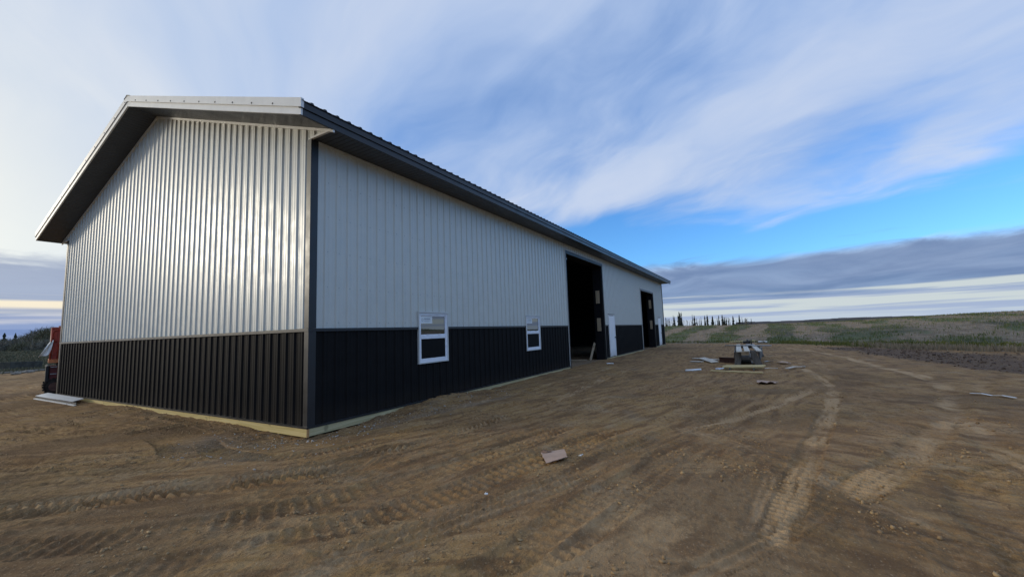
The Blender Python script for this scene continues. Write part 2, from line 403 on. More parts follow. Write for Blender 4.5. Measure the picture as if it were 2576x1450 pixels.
# tyre tracks: points, half width, depth, tread pitch, style, how dry and pale, side ridge
TR = [
    ([(-2.95, -2.9), (-2.24, -3.72), (-1.68, -3.92), (-0.95, -4.19), (0, -4.58), (1.4, -4.9), (2.5, -5.21), (3.3, -5.76), (4.0, -6.11), (5.43, -6.69), (7.42, -7.31), (10, -7.9), (14, -8.2), (20, -8.0)], .19, .022, .085, 'rib', .35, .016),
    ([(2.5, -5.21), (3.3, -5.76), (3.99, -6.11), (5.43, -6.69), (7.5, -7.3)], .11, .020, .2, 'flat', .95, .02),
    ([(-1.0, -6.2), (1.56, -6.66), (2.34, -6.79), (3.37, -6.99), (4.76, -7.24), (6.53, -7.56), (9.5, -7.7), (15, -7.2)], 0.129, .014, 0.085, 'bar', .85, .008),
    ([(0.2, -6.75), (1.08, -7.16), (1.89, -7.55), (3.04, -8.01), (4.23, -8.54), (5.34, -8.93), (6.21, -9.12), (8.4, -9.7), (10.54, -9.83), (12.23, -9.57), (14.52, -9.5), (20.62, -9.0), (26, -7.5)], 0.184, .016, 0.085, 'bar', .85, .012),
    ([(1.2, -8.6), (2.03, -8.5), (2.72, -8.48), (4.11, -8.7), (5.4, -8.95), (6.3, -9.0)], 0.175, .014, 0.085, 'bar', .7, .010),
    ([(-1.9, -5.6), (-1.38, -5.83), (-1.05, -6.03), (-0.74, -6.22), (-0.36, -6.44), (0.4, -6.8)], .10, .014, .05, 'line', .35, .006),
    ([(-0.9, -6.05), (-0.24, -6.14), (0.33, -6.24), (1.0, -6.3)], .07, .010, .06, 'line', .4, .004),
    ([(-2.7, -4.0), (-1.99, -4.64), (-1.32, -4.76), (-0.56, -4.9), (0.04, -5.1), (1.0, -5.3)], .17, .030, .11, 'lug', .1, .03),
    ([(-3.4, -2.2), (-2.5, -3.0), (-1.5, -3.45), (-0.4, -3.8), (1.2, -4.2), (3.5, -4.6), (7, -5.0), (12, -5.2)], .20, .022, .11, 'lug', .15, .018),
    ([(-3.6, -0.9), (-2.8, -1.9), (-1.8, -2.6), (-0.6, -3.1), (1.2, -3.5), (4, -3.8), (9, -4.0), (14, -3.4)], .20, .022, .12, 'lug', .15, .02),
    ([(-4.4, 2.0), (-3.4, 0.4), (-2.43, -0.55), (-1.87, -0.88), (-1.54, -1.31), (-0.6, -1.9), (1.0, -2.3), (4, -2.5), (9, -2.2)], 0.156, .020, 0.109, 'chev', .5, .018),
    ([(-4.0, 0.4), (-3.2, -0.4), (-2.45, -0.70), (-2.05, -1.10), (-1.4, -1.7), (-0.4, -2.4)], 0.221, .034, 0.117, 'chev', .1, .03),
    ([(-2.3, 0.9), (-2.0, 0.45), (-1.75, 0.0), (-1.55, -0.5)], .16, .022, .09, 'bar', .1, .008),
    ([(-1.4, 6.5), (-1.1, 4.2), (-1.0, 2.9), (-1.15, 1.7), (-1.5, 0.5)], 0.202, .026, 0.094, 'bar', .15, .02),
    ([(-0.75, 6.5), (-0.6, 4.4), (-0.62, 3.0), (-0.8, 1.6), (-1.2, 0.2), (-1.0, -0.9), (0.2, -1.5)], 0.184, .022, 0.086, 'bar', .1, .02),
    ([(-5, 9), (-3.8, 6.5), (-3.2, 4.6), (-2.9, 3.0), (-2.4, 1.6)], 0.239, .03, 0.125, 'chev', .1, .02),
    ([(-2, 14), (-2.4, 10), (-2.2, 7.0), (-1.6, 4.4), (-1.4, 3.4)], 0.202, .028, 0.109, 'bar', .2, .02),
    ([(0.6, -0.55), (1.44, -0.62), (3.0, -0.92), (5.5, -1.2), (9, -1.3), (14, -1.6)], 0.147, .024, 0.086, 'bar', .35, .02),
    ([(0.3, -1.25), (1.5, -1.5), (3.2, -1.75), (6, -2.0), (11, -2.4)], 0.175, .026, 0.094, 'bar', .2, .02),
    ([(-1.0, -7.6), (0.5, -7.6), (1.4, -7.9), (2.2, -8.6), (3, -9.8), (4, -11.5)], .17, .018, .10, 'lug', .3, .014),
    ([(6.0, -10.4), (7.6, -10.0), (8.6, -10.2), (9.6, -10.9), (11, -12.5)], 0.166, .02, 0.109, 'bar', .5, .016),
    ([(-0.3, -7.35), (0.36, -6.95), (0.9, -6.6), (1.5, -6.2), (2.2, -5.6), (3, -4.6)], .15, .012, .08, 'flat', .4, .010),
    ([(-3.0, -3.4), (-2.3, -4.3), (-1.7, -4.95), (-1.04, -5.15), (-0.36, -5.2), (0.6, -5.5)], .09, .022, .09, 'lug', .0, .03),
    ([(-7, 15), (-5, 13.2), (-2, 12.6), (1, 15.5)], 0.276, .03, 0.156, 'bar', .4, .02),
    ([(-6, 18), (-3, 17), (1, 18.5), (5, 21)], 0.276, .03, 0.156, 'bar', .5, .02),
]
def tracks(x, y):
    """height and dryness of the wheel marks"""
    h = np.zeros_like(x); dry = np.zeros_like(x)
    for pts, hw, dep, pit, sty, dr, ridge in TR:
        P = np.array(pts, float)
        # smooth the polyline (Chaikin)
        for _ in range(2):
            Q = [P[0]]
            for i in range(len(P) - 1): Q += [P[i] * .75 + P[i + 1] * .25, P[i] * .25 + P[i + 1] * .75]
            Q.append(P[-1]); P = np.array(Q)
        lo, hi = P.min(0) - 0.6, P.max(0) + 0.6
        idx = np.nonzero((x > lo[0]) & (x < hi[0]) & (y > lo[1]) & (y < hi[1]))[0]
        if len(idx) == 0: continue
        X, Y = x[idx], y[idx]; X = X + 0.03 * perlin(X * 1.7, Y * 1.7); Y = Y + 0.03 * perlin(X * 1.7 + 9, Y * 1.7)
        best = np.full(len(X), 1e9); S = np.zeros(len(X)); T = np.zeros(len(X)); acc = 0.0
        total = np.hypot(*np.diff(P, axis=0).T).sum()
        for i in range(len(P) - 1):
            d = P[i + 1] - P[i]; L = math.hypot(*d); d = d / L
            rx, ry = X - P[i, 0], Y - P[i, 1]
            s = np.clip(rx * d[0] + ry * d[1], 0, L); t = d[0] * ry - d[1] * rx
            D = np.hypot(rx - s * d[0], ry - s * d[1]); m = D < best
            best[m] = D[m]; S[m] = (acc + s)[m]; T[m] = t[m]; acc += L
        T = np.sign(T) * best
        ends = sstep(0, 0.5, S) * sstep(0, 0.6, total - S)
        patch = sstep(-0.25, 0.15, fbm(X * 0.9 + 31, Y * 0.9, 2))
        inside = sstep(hw * 1.08, hw * 0.86, best)
        rim = np.exp(-((best - hw * 1.12) / (hw * 0.22)) ** 2)
        a = np.abs(T) / hw
        if sty == 'bar': ph = S / pit; lug = sstep(-0.15, 0.45, np.sin(2 * np.pi * ph)) * sstep(1.0, 0.85, a) * sstep(0.02, 0.10, np.where(T > 0, a, 1))
        elif sty == 'chev': ph = S / pit + np.where(T > 0, 0, 0.5) - a * hw / pit * 0.85; lug = sstep(0.0, 0.5, np.sin(2 * np.pi * ph)) * sstep(0.05, 0.12, a)
        elif sty == 'lug': ph = S / pit; lug = sstep(0.0, 0.5, np.sin(2 * np.pi * ph)) * sstep(0.1, 0.5, np.abs(np.sin(np.pi * T / hw * 1.5)))
        elif sty == 'rib': lug = sstep(0.1, 0.6, np.sin(2 * np.pi * (T / hw * 1.6 + 0.12 * np.sin(2 * np.pi * S / pit))))
        elif sty == 'line': lug = sstep(0.2, 0.8, np.sin(2 * np.pi * T / hw * 1.1))
        else: lug = 0.5 + 0 * T
        hh = (1.45 if sty in ('bar', 'chev') else 0.9) * (inside * (-dep + dep * 1.15 * lug * (0.25 + 0.75 * patch)) + rim * ridge * (0.3 + 0.7 * patch) * 0.38) * ends * sstep(-0.6, -0.05, fbm(X * 0.6 + 11, Y * 0.6, 2) + (0.25 if dr > .6 else 0))
        h[idx] += hh
        strk = 0.72 + 0.8 * perlin(S * 1.1 + 5, T * 22.0) + 0.4 * perlin(S * 3.1, T * 45.0)
        soft = sstep(hw * 1.35, hw * 0.35, best + 0.25 * hw * perlin(S * 2.3, S * 0 + 3.3))
        dry[idx] = np.maximum(dry[idx], soft * dr * ends * np.clip(strk, 0, 1) * (0.35 + 0.65 * patch))
    return h, dry

def lumps(x, y):
    """clods and scuffs, drawn out along the way the machines drove"""
    th = np.where(x < -1.2, -1.05, -0.28); th = np.where(x > 2.5, -0.12, th)
    c, s = np.cos(th), np.sin(th); a = x * c + y * s; b = y * c - x * s
    m = sstep(-0.35, 0.3, fbm(x * 0.55 + 3, y * 0.55 + 8, 3))                 # churned or smooth
    sm = sstep(0.55, -0.1, np.hypot((x + 0.9) / 1.5, (y + 5.65) / 0.62) - 1.0)  # the smooth clay patch by the camera
    m = m * (1 - 0.8 * sm)
    r = fbm(a * 2.6, b * 6.0, 3, 0.6)
    z = 0.011 * m * r + 0.010 * (0.3 + 0.7 * m) * (1 - np.abs(perlin(a * 6, b * 9)) * 2.4)
    z = z + 0.006 * (0.25 + 0.75 * m) * perlin(x * 17, y * 17)
    clod = np.maximum(perlin(x * 9.0 + 50, y * 9.0) - 0.22, 0) * 0.05 * m
    return z + clod, m, sm

def streaks(x, y):
    """long scuffs following the traffic, -1..1"""
    wl = sstep(-0.4, -1.8, x); wr = sstep(-0.3, 0.5, -6.0 - 0.16 * x - y) * (1 - wl); wm = 1 - wl - wr
    out = 0
    for wgt, th, fa, fb in ((wl, -0.95, 1.3, 6.0), (wm, -0.27, 1.0, 6.5), (wr, 1.15, 1.8, 4.6)):
        c, s = math.cos(th), math.sin(th); a = x * c + y * s; b = y * c - x * s
        b = b + 0.25 * perlin(a * 0.35, b * 0.35)
        out = out + wgt * fbm(a * fa, b * fb, 5, 0.62)
    return out

def lin_grow(lo, hi, d0, c0, c1, g=1.03, dmax=25.0):
    core = list(np.arange(c0, c1, d0)); a = [core[-1]]; d = d0
    while a[-1] < hi: d = min(d * g, dmax); a.append(a[-1] + d)
    b = [core[0]]; d = d0
    while b[-1] > lo: d = min(d * g, dmax); b.append(b[-1] - d)
    return np.array(b[:0:-1] + core + a[1:])
gx = lin_grow(-260, 900, 0.019, -3.2, 1.8)
gy = lin_grow(-520, 620, 0.019, -7.0, 1.4)
GXX, GYY = np.meshgrid(gx, gy, indexing='xy')
px, py = GXX.ravel(), GYY.ravel()
S_ = field_s(px, py)
pz = base_z(px, py)
near = sstep(60, 20, np.hypot(px + 4.2, py + 6.26))
inb = sstep(-0.15, 0.25, px) * sstep(-0.15, 0.25, py) * sstep(30.7, 30.3, px) * sstep(12.7, 12.3, py)   # inside the building
flat = 1 - inb
th_, dry_ = tracks(px, py)
lz, churn, smooth_ = lumps(px, py)
strk_ = streaks(px, py)
lz = lz + 0.010 * strk_ * (0.4 + 0.6 * churn)
yard = sstep(1.0, -1.0, S_)
pz = pz + flat * (yard * (th_ + lz * near * np.clip(1 - np.abs(th_) * 40, 0.35, 1)) + (1 - yard) * 0.06 * fbm(px * 1.3, py * 1.3, 2) * near)
fine_ok = sstep(0.0, 0.2, 1.0) # kept for clarity
nxv, nyv = len(gx), len(gy)
me = bpy.data.meshes.new('ground')
me.vertices.add(nxv * nyv)
me.vertices.foreach_set('co', np.stack([px, py, pz], 1).astype(np.float32).ravel())
ii = np.arange(nxv * nyv).reshape(nyv, nxv)
q = np.stack([ii[:-1, :-1], ii[:-1, 1:], ii[1:, 1:], ii[1:, :-1]], -1).reshape(-1, 4)
me.loops.add(q.size); me.polygons.add(len(q))
me.loops.foreach_set('vertex_index', q.ravel().astype(np.int32))
me.polygons.foreach_set('loop_start', np.arange(0, q.size, 4, dtype=np.int32))
me.polygons.foreach_set('loop_total', np.full(len(q), 4, np.int32))
me.polygons.foreach_set('use_smooth', np.ones(len(q), bool))
me.update(); me.validate()

def swath(x, y):
    """0 bare pale stubble swath .. 1 green regrowth, rows run along +X"""
    yy = y + 1.2 * perlin(x * 0.05, y * 0.05) + 0.25 * (x - 34) * 0.02
    p = np.cos(2 * np.pi * (yy + 1.1) / 4.8)          # +1 on the swath
    g = sstep(0.70, -0.50, p * (0.30 + 0.55 * sstep(-14, -7, y)) + 1.25 * fbm(x * 0.10 + 7, y * 0.24, 4, 0.6))
    return g
def dark_soil(x, y):
    pl = np.array([(24.0, -9.4), (19.0, -10.6), (13.8, -11.2), (11.0, -11.7), (9.5, -12.2), (6, -14)])
    yc = np.interp(x, pl[::-1, 0], pl[::-1, 1])
    d = yc - y                                          # positive = further right than the edge
    band = sstep(-0.5, 0.5, d + 0.5 * fbm(x * 0.5, y * 0.5, 3)) * (0.42 + 0.58 * sstep(3.6, 1.6, d + 0.9 * fbm(x * 0.4, y * 0.4, 3)))
    return band * sstep(27, 23.5, x) * sstep(2.5, 6.5, x) 
attrs = {
    'dry': dry_, 'churn': churn, 'smooth': smooth_,
    'field': sstep(-0.6, 0.9, S_ + 0.7 * fbm(px * 0.5, py * 0.5, 3)),
    'green': swath(px, py),
    'streak': np.clip(0.5 + 0.75 * strk_, 0, 1),
    'dark': dark_soil(px, py) * sstep(1.5, -0.5, S_),
    'gravel': np.clip(np.exp(-((py + 0.62 + 0.16 * (px - 1)) / 0.20) ** 2) * sstep(0.2, 1.2, px) * sstep(5.5, 3.6, px) + np.exp(-((px + 0.9) ** 2 + (py - 1.0) ** 2) / 0.7) * 0.7 + 0.8 * inb, 0, 1),
    'moss': np.clip(np.exp(-((px + 2.9) / 1.0) ** 2 - ((py - 0.6) / 1.6) ** 2) + 0.6 * np.exp(-((px - 0.6) / 1.2) ** 2 - ((py + 7.4) / 0.5) ** 2) + 0.7 * sstep(16, 24, py), 0, 1),
}
for k, a in attrs.items():
    at = me.attributes.new(k, 'FLOAT', 'POINT'); at.data.foreach_set('value', np.clip(a, 0, 1).astype(np.float32))

gm, nt, b = new_mat('soil')
def A(nm):
    n = nt.nodes.new('ShaderNodeAttribute'); n.attribute_name = nm; return NX(nt, n.outputs['Fac'])
geo = nt.nodes.new('ShaderNodeNewGeometry'); P = geo.outputs['Position']
sp = nt.nodes.new('ShaderNodeSeparateXYZ'); nt.links.new(P, sp.inputs[0])
X, Y = NX(nt, sp.outputs[0]), NX(nt, sp.outputs[1])
str_v = n_vec(nt, X * 0.9 - Y * 0.2, X * 0.6 + Y * 2.2, 0)
n_a = n_noise(nt, P, 0.55, 5, 0.55, 0.3)
n_b = n_noise(nt, str_v, 1.5, 7, 0.62, 0.4)
n_c = n_noise(nt, P, 9.0, 6, 0.65)
n_d = n_noise(nt, P, 55.0, 4, 0.6)
n_e = n_noise(nt, P, 2.4, 5, 0.6, 0.6)
BR, TAN, MOIST, OCH, CLAY = (0.285, 0.164, 0.070), (0.435, 0.290, 0.142), (0.155, 0.084, 0.038), (0.330, 0.198, 0.078), (0.375, 0.255, 0.138)
n_h = n_noise(nt, n_vec(nt, X * 14.0, Y * 26.0, 0), 1.0, 5, 0.7)
n_k = n_noise(nt, P, 1.1, 6, 0.66, 0.5)
c = n_mix(nt, n_a.sm(0.36, 0.64), BR, OCH)
c = n_mix(nt, n_e.sm(0.42, 0.62) * 0.5, c, (0.285, 0.182, 0.100))
st = A('streak') * 0.50 + n_c * 0.28 + n_k * 0.22
c = n_mix(nt, st.sm(0.465, 0.34) * 0.50, c, MOIST)
c = n_mix(nt, st.sm(0.53, 0.66) * 0.40, c, TAN)
c = n_mix(nt, A('smooth') * n_e.sm(0.3, 0.6, 1.0, 0.5) * 0.8, c, CLAY)
c = n_mix(nt, n_k.sm(0.56, 0.64) * n_e.sm(0.4, 0.6) * 0.5, c, (0.370, 0.280, 0.172))
c = n_mix(nt, (n_k * 0.6 + A('streak') * 0.4).sm(0.49, 0.37) * n_e.sm(0.35, 0.6, 0.25, 0.65), c, (0.150, 0.083, 0.038))
c = n_mix(nt, (A('gravel') + (n_e - 0.5) * 0.8).sm(0.25, 0.8) * 0.5, c, (0.26, 0.215, 0.165))
c = n_mix(nt, (A('moss') + (n_e - 0.5) * 1.0 + (n_c - 0.5) * 0.6).sm(0.3, 1.0) * 0.25, c, (0.165, 0.122, 0.060))
n_w = n_noise(nt, n_vec(nt, X * 0.34, Y * 0.42, 4.0), 1.0, 6, 0.62, 0.8)
c = n_mix(nt, (n_w * 0.75 + n_k * 0.25).sm(0.49, 0.60) * 0.55, c, (0.128, 0.075, 0.036))
c = n_mix(nt, (n_w * 0.6 + n_k * 0.4).sm(0.44, 0.34) * 0.35, c, (0.370, 0.285, 0.180))
# crumbs: clusters of dark broken soil, pale dust between
crumb = (n_c * 0.5 + n_h * 0.5)
c = n_mix(nt, crumb.sm(0.49, 0.58) * n_k.sm(0.35, 0.6, 0.15, 0.75), c, (0.140, 0.084, 0.042))
c = n_mix(nt, crumb.sm(0.46, 0.36) * 0.25, c, (0.43, 0.32, 0.20))
c = n_mix(nt, (A('dry') * 1.15 + (n_c - 0.5) * 1.1 + (n_k - 0.5) * 0.7).sm(0.08, 0.75) * 0.80, c, (0.49, 0.33, 0.180))
c = n_mix(nt, (A('dark') + (n_b - 0.5) * 1.2 + (n_c - 0.5) * 0.8).sm(0.25, 0.85) * 0.85, c, n_mix(nt, n_c.sm(0.35, 0.65), (0.060, 0.037, 0.025), (0.140, 0.092, 0.062)))
c = n_mix(nt, n_d.sm(0.58, 0.70) * 0.45, c, (0.52, 0.37, 0.22))
# field: stubble and regrowth
n_f = n_noise(nt, n_vec(nt, X * 0.8, Y * 1.6, 0), 1.0, 6, 0.65)
n_g = n_noise(nt, P, 0.06, 4, 0.6)
fc = n_mix(nt, n_f.sm(0.35, 0.65), (0.150, 0.115, 0.080), (0.285, 0.225, 0.160))
gc = n_mix(nt, n_f.sm(0.3, 0.7), (0.065, 0.082, 0.034), (0.120, 0.138, 0.056))
gc = n_mix(nt, n_g.sm(0.4, 0.65), gc, (0.070, 0.064, 0.040))
fc = n_mix(nt, (A('green') * 0.85 + (n_f - 0.5) * 1.1).sm(0.25, 0.75), fc, gc)
# the rougher pasture on the left
lf = n_mix(nt, n_noise(nt, P, 0.25, 5, 0.6).sm(0.38, 0.62), (0.055, 0.056, 0.032), (0.100, 0.086, 0.052))
fc = n_mix(nt, (X * 0.5 + 4.0 - Y * 0.3).sm(-6, 4), lf, fc)
c = n_mix(nt, (A('field') + (n_c - 0.5) * 0.7).sm(0.3, 0.7), c, fc)
setc(nt, b.inputs['Base Color'], c)
b.inputs['Roughness'].default_value = 0.95; b.inputs['Specular IOR Level'].default_value = 0.18
hb = n_c * 0.034 + n_h * 0.026 * (A('churn') * 0.6 + 0.4) + n_d * 0.012 * (A('smooth') * -0.7 + 1.0) + n_noise(nt, P, 22.0, 5, 0.6) * 0.020 * (A('churn') * 0.7 + 0.3)
bp = nt.nodes.new('ShaderNodeBump'); bp.inputs['Strength'].default_value = 1.0; bp.inputs['Distance'].default_value = 1.0
nt.links.new(hb.s, bp.inputs['Height']); nt.links.new(bp.outputs[0], b.inputs['Normal'])
me.materials.append(gm)
ground = tag(link('ground', me), 'brown tyre-marked dirt yard running out into the field', None, None, 'structure')

# fast lookup of the finished ground height
_Z = pz.reshape(nyv, nxv)
def gz(x, y):
    i = int(np.clip(np.searchsorted(gx, x) - 1, 0, nxv - 2)); j = int(np.clip(np.searchsorted(gy, y) - 1, 0, nyv - 2))
    fx = (x - gx[i]) / (gx[i + 1] - gx[i]); fy = (y - gy[j]) / (gy[j + 1] - gy[j])
    return float((_Z[j, i] * (1 - fx) + _Z[j, i + 1] * fx) * (1 - fy) + (_Z[j + 1, i] * (1 - fx) + _Z[j + 1, i + 1] * fx) * fy)

# ------------------------------------------------------------------ the shed
H, HW, WD, LN, OG, OE = 4.85, 1.655, 12.4, 30.5, 0.60, 0.61
RIDGE = 7.13                                    # underside of the rake at the ridge
SLOPE = (RIDGE - H) / (WD / 2 + OE)
G1 = (10.907, 15.333, 4.487); G2 = (23.112, 26.898, 3.848)
D1 = (16.03, 16.99, 2.138); D2 = (28.21, 29.12, 2.138)
WN1 = (2.541, 3.476); WN2 = (7.396, 8.330); WZ = (0.892, 1.960)
ZB = 0.095                                      # foot of the cladding
shed = thing('metal_shed', (0, 0, 0), 'long new pole shed clad in white and charcoal ribbed steel with open garage doorways', 'shed')

def rake_z(y):                                  # soffit / wall top on the gable
    return H + SLOPE * (WD / 2 + OE - abs(y - WD / 2))

PITCH_R = 0.2286
def profile(u0, u1, off):
    """breakpoints (u, height) of the ribbed sheet between u0 and u1"""
    pts = []
    k = math.floor((u0 - off) / PITCH_R) - 1
    base = [(-0.033, 0), (-0.015, 0.024), (0.015, 0.024), (0.033, 0), (0.066, 0), (0.072, 0.0035), (0.084, 0.0035), (0.090, 0),
            (0.138, 0), (0.144, 0.0035), (0.156, 0.0035), (0.162, 0)]
    while off + k * PITCH_R < u1 + 0.3:
        for a, h in base: pts.append((off + k * PITCH_R + a, h))
        k += 1
    us = np.array([p[0] for p in pts]); hs = np.array([p[1] for p in pts])
    keep = [(u, h) for u, h in pts if u0 < u < u1]
    return [(u0, float(np.interp(u0, us, hs)))] + keep + [(u1, float(np.interp(u1, us, hs)))], us, hs

def sheet(name, mat, u0, u1, off, z0, ztop, place, holes=(), parent=None):
    """one ribbed sheet; place(u, h, z) -> xyz; ztop is a function of u; holes are (ua, ub, za, zb)"""
    pts, us, hs = profile(u0, u1, off)
    extra = [e for hl in holes for e in hl[:2] if u0 < e < u1]
    pts = sorted(pts + [(e, float(np.interp(e, us, hs))) for e in extra])
    mb = MB()
    for (a, ha), (b_, hb_) in zip(pts[:-1], pts[1:]):
        if b_ - a < 1e-5: continue
        m = (a + b_) / 2
        spans = [(z0, None)]
        cuts = sorted([(max(hl[2], z0), hl[3]) for hl in holes if hl[0] < m < hl[1] and hl[3] > z0])
        zlo = z0; segs = []
        for ca, cb in cuts:
            if ca > zlo + 1e-4: segs.append((zlo, ca))
            zlo = max(zlo, cb)
        segs.append((zlo, None))
        for s0, s1 in segs:
            ta, tb = (ztop(a), ztop(b_)) if s1 is None else (min(s1, ztop(a)), min(s1, ztop(b_)))
            if ta - s0 < 1e-3: continue
            mb.quad(place(a, ha, s0), place(b_, hb_, s0), place(b_, hb_, tb), place(a, ha, ta))
    if mb.f: return mb.build(name, mat, parent)

SHW = 4 * PITCH_R
holes_long = [(G1[0], G1[1], -1, G1[2]), (G2[0], G2[1], -1, G2[2]), (D1[0] - .03, D1[1] + .03, -1, D1[2] + .03), (D2[0] - .03, D2[1] + .03, -1, D2[2] + .03),
              (WN1[0], WN1[1], WZ[0], WZ[1]), (WN2[0], WN2[1], WZ[0], WZ[1])]
def run(length, off, place, holes, zt):
    u = 0.0; edges = [0.0]
    e = off + PITCH_R * 0.5
    while e < length - 0.05: edges.append(e) if e > 0.2 else None; e += SHW
    edges.append(length)
    for a, b_ in zip(edges[:-1], edges[1:]):
        sheet('siding_sheet', M['dark_steel'], a, b_, off, ZB, lambda u: HW, place, [h for h in holes if h[0] < b_ and h[1] > a], shed)
        sheet('siding_sheet', M['white_steel'], a, b_, off, HW, zt, place, [h for h in holes if h[0] < b_ and h[1] > a], shed)
run(LN, 0.050, lambda u, h, z: (u, -h, z), holes_long, lambda u: H + 0.02)
run(WD, 0.153, lambda u, h, z: (-h, u, z), [], lambda u: rake_z(u) + 0.02)
run(LN, 0.050, lambda u, h, z: (u, WD + h, z), [], lambda u: H + 0.02)
run(WD, 0.153, lambda u, h, z: (LN + h, u, z), [], lambda u: rake_z(u) + 0.02)
# the little triangles of cladding that close the eaves on the gable
for xx, sgn in ((0.0, -1), (LN, 1)):
    for ya, yb in ((-OE + 0.005, 0.0), (WD, WD + OE - 0.005)):
        sheet('eave_return', M['white_steel'], ya, yb, 0.153, H, lambda u: rake_z(u) + 0.02, lambda u, h, z, xx=xx, sgn=sgn: (xx + sgn * h, u, z), (), shed)

# screws: rows of hex heads at every girt
mb = MB()
def screw(p, n):
    p = Vector(p); n = Vector(n); s = n.cross(Vector((0, 0, 1))); u = Vector((0, 0, 1)); r = 0.0075
    ring = [p + (s * math.cos(k * math.pi / 3) + u * math.sin(k * math.pi / 3)) * r for k in range(6)]
    t = [q + n * 0.006 for q in ring]
    for k in range(6): mb.quad(ring[k], ring[(k + 1) % 6], t[(k + 1) % 6], t[k])
    b0 = len(mb.v); mb.v += [tuple(q) for q in t]; mb.f.append(tuple(range(b0, b0 + 6))); mb.mi.append(0)
rows = [HW + 0.09] + [HW + 0.09 + 0.61 * i for i in range(1, 9)]
for i in range(int(WD / PITCH_R)):
    y = 0.153 + PITCH_R * i + 0.048
    for z in rows:
        if z < rake_z(y) - 0.1: screw((-0.001, y, z), (-1, 0, 0))
for i in range(int(LN / PITCH_R)):
    x = 0.050 + PITCH_R * i + 0.048
    for z in rows[:6]:
        if z < H - 0.08 and not any(h[0] - .02 < x < h[1] + .02 and z < h[3] + .02 for h in holes_long): screw((x, -0.001, z), (0, -1, 0))
o = mb.build('screws', M['metal'], shed); o['kind'] = 'stuff'

# trims -------------------------------------------------------------
def trim(name, mat, lo, hi, bev=0.0): 
    m = MB(); m.box(lo, hi); return m.build(name, mat, shed, bevel=bev)
def zseg(spans, length):       # pieces of the long wall between openings
    out = []; a = 0.0
    for s0, s1 in sorted(spans): out.append((a, s0)); a = s1
    out.append((a, length)); return out
T_ = 0.027
# corner posts: folded trim, one leg on each wall
for cx, cy, sx, sy in ((0, 0, -1, -1), (LN, 0, 1, -1), (0, WD, -1, 1), (LN, WD, 1, 1)):
    m = MB()
    for z0, z1, ex in ((ZB - 0.01, HW - 0.052, 0.0), (HW + 0.004, H, 0.002)):
        t = T_ + 0.004 + ex
        xa, xb = sorted((cx + sx * t, cx - sx * 0.105)); ya, yb = sorted((cy + sy * t, cy + sy * 0.001))
        m.box((xa, ya, z0), (xb, yb, z1))
        xa, xb = sorted((cx + sx * t, cx + sx * 0.001)); ya, yb = sorted((cy + sy * 0.001, cy - sy * 0.08))
        m.box((xa, ya, z0), (xb, yb, z1))
    m.build('corner_trim', M['dark_trim'], shed)
# wainscot band
op = [(h[0] - 0.10 if h[3] > 3 else h[0] - 0.035, h[1] + 0.10 if h[3] > 3 else h[1] + 0.035) for h in holes_long]
for a, b_ in zseg(op, LN):
    a2 = a if a > 0 else -T_ - 0.012
    trim('transition_trim', M['dark_trim'], (a2, -T_ - 0.012, HW - 0.05), (b_, 0.0, HW))
trim('transition_trim', M['dark_trim'], (-T_ - 0.012, 0.0, HW - 0.05), (0.0, WD + 0.03, HW))
# foot trim
gaps = [(h[0] - 0.04, h[1] + 0.04) for h in holes_long[:4]]
gaps_g = [(h[0] - 0.04, h[1] + 0.04) for h in holes_long[:2]]
for a, b_ in zseg(gaps, LN):
    trim('base_trim', M['dark_trim'], ((a if a > 0 else -0.045), -0.045, ZB - 0.02), (b_, 0.0, ZB + 0.012))
trim('base_trim', M['dark_trim'], (-0.045, 0.0, ZB - 0.02), (0.0, WD + 0.03, ZB + 0.012))
# treated skirt boards
bz0, bz1 = -0.045, ZB - 0.021
def board(name, mat, lo, hi):
    m = MB(); m.box(lo, hi); return m.build(name, mat, shed, bevel=0.003)
for ya, yb in ((-0.030, 3.02), (3.024, 6.9), (6.904, WD)):
    board('skirt_board', M['skirt'], (-0.036, ya, bz0 - 0.01), (0.004, yb, bz1))
for a, b_ in zseg(gaps_g, LN):
    a = 0.006 if a == 0 else a
    cuts = [a] + ([4.95] if a < 4.95 < b_ else []) + [b_]
    for c0, c1 in zip(cuts[:-1], cuts[1:]):
        board('skirt_board', M['skirt_x_shaded'], (c0 + 0.001, -0.034, bz0 - (0.03 if c0 > 8 else 0)), (c1 - 0.001, 0.004, bz1))
m = MB(); m.box((-0.0345, -0.0375, bz0 - 0.01), (0.004, -0.0305, bz1)); m.build('board_end', M['end_grain'], shed)
for y in (1.6, 5.2, 8.5): trim('foundation_post', M['skirt'], (0.02, y - 0.07, -0.4), (0.16, y + 0.07, bz1 - 0.02))
for x in (2.4, 4.9, 7.4, 9.9): trim('foundation_post', M['skirt_x_shaded'], (x - 0.07, 0.02, -0.4), (x + 0.07, 0.16, bz1 - 0.02))

# roof --------------------------------------------------------------
FT = 0.225                                     # depth of the fascia
y_e, y_r = -OE, WD / 2
def roof_z(y): return rake_z(y) + FT + 0.004
mesh_cache = {}
def roof_sheet(u0, u1, side):
    pts, _, _ = profile(u0, u1, 0.02)
    mb = MB()
    for (a, ha), (b_, hb_) in zip(pts[:-1], pts[1:]):
        ye = (y_e - 0.045) if side == 0 else (WD + OE + 0.045)
        za, zr = H + FT + 0.006 - SLOPE * 0.045, RIDGE + FT + 0.006
        mb.quad((a, ye, za + ha), (b_, ye, za + hb_), (b_, y_r, zr + hb_), (a, y_r, zr + ha))
        mb.quad((a, ye, za + ha), (a, ye, za - 0.004), (b_, ye, za - 0.004), (b_, ye, za + hb_))
    return mb.build('roof_sheet', M['dark_trim'], shed)
u = -OG - 0.01
while u < LN + OG:
    for side in (0, 1): roof_sheet(u, min(u + SHW, LN + OG), side)
    u += SHW
m = MB()
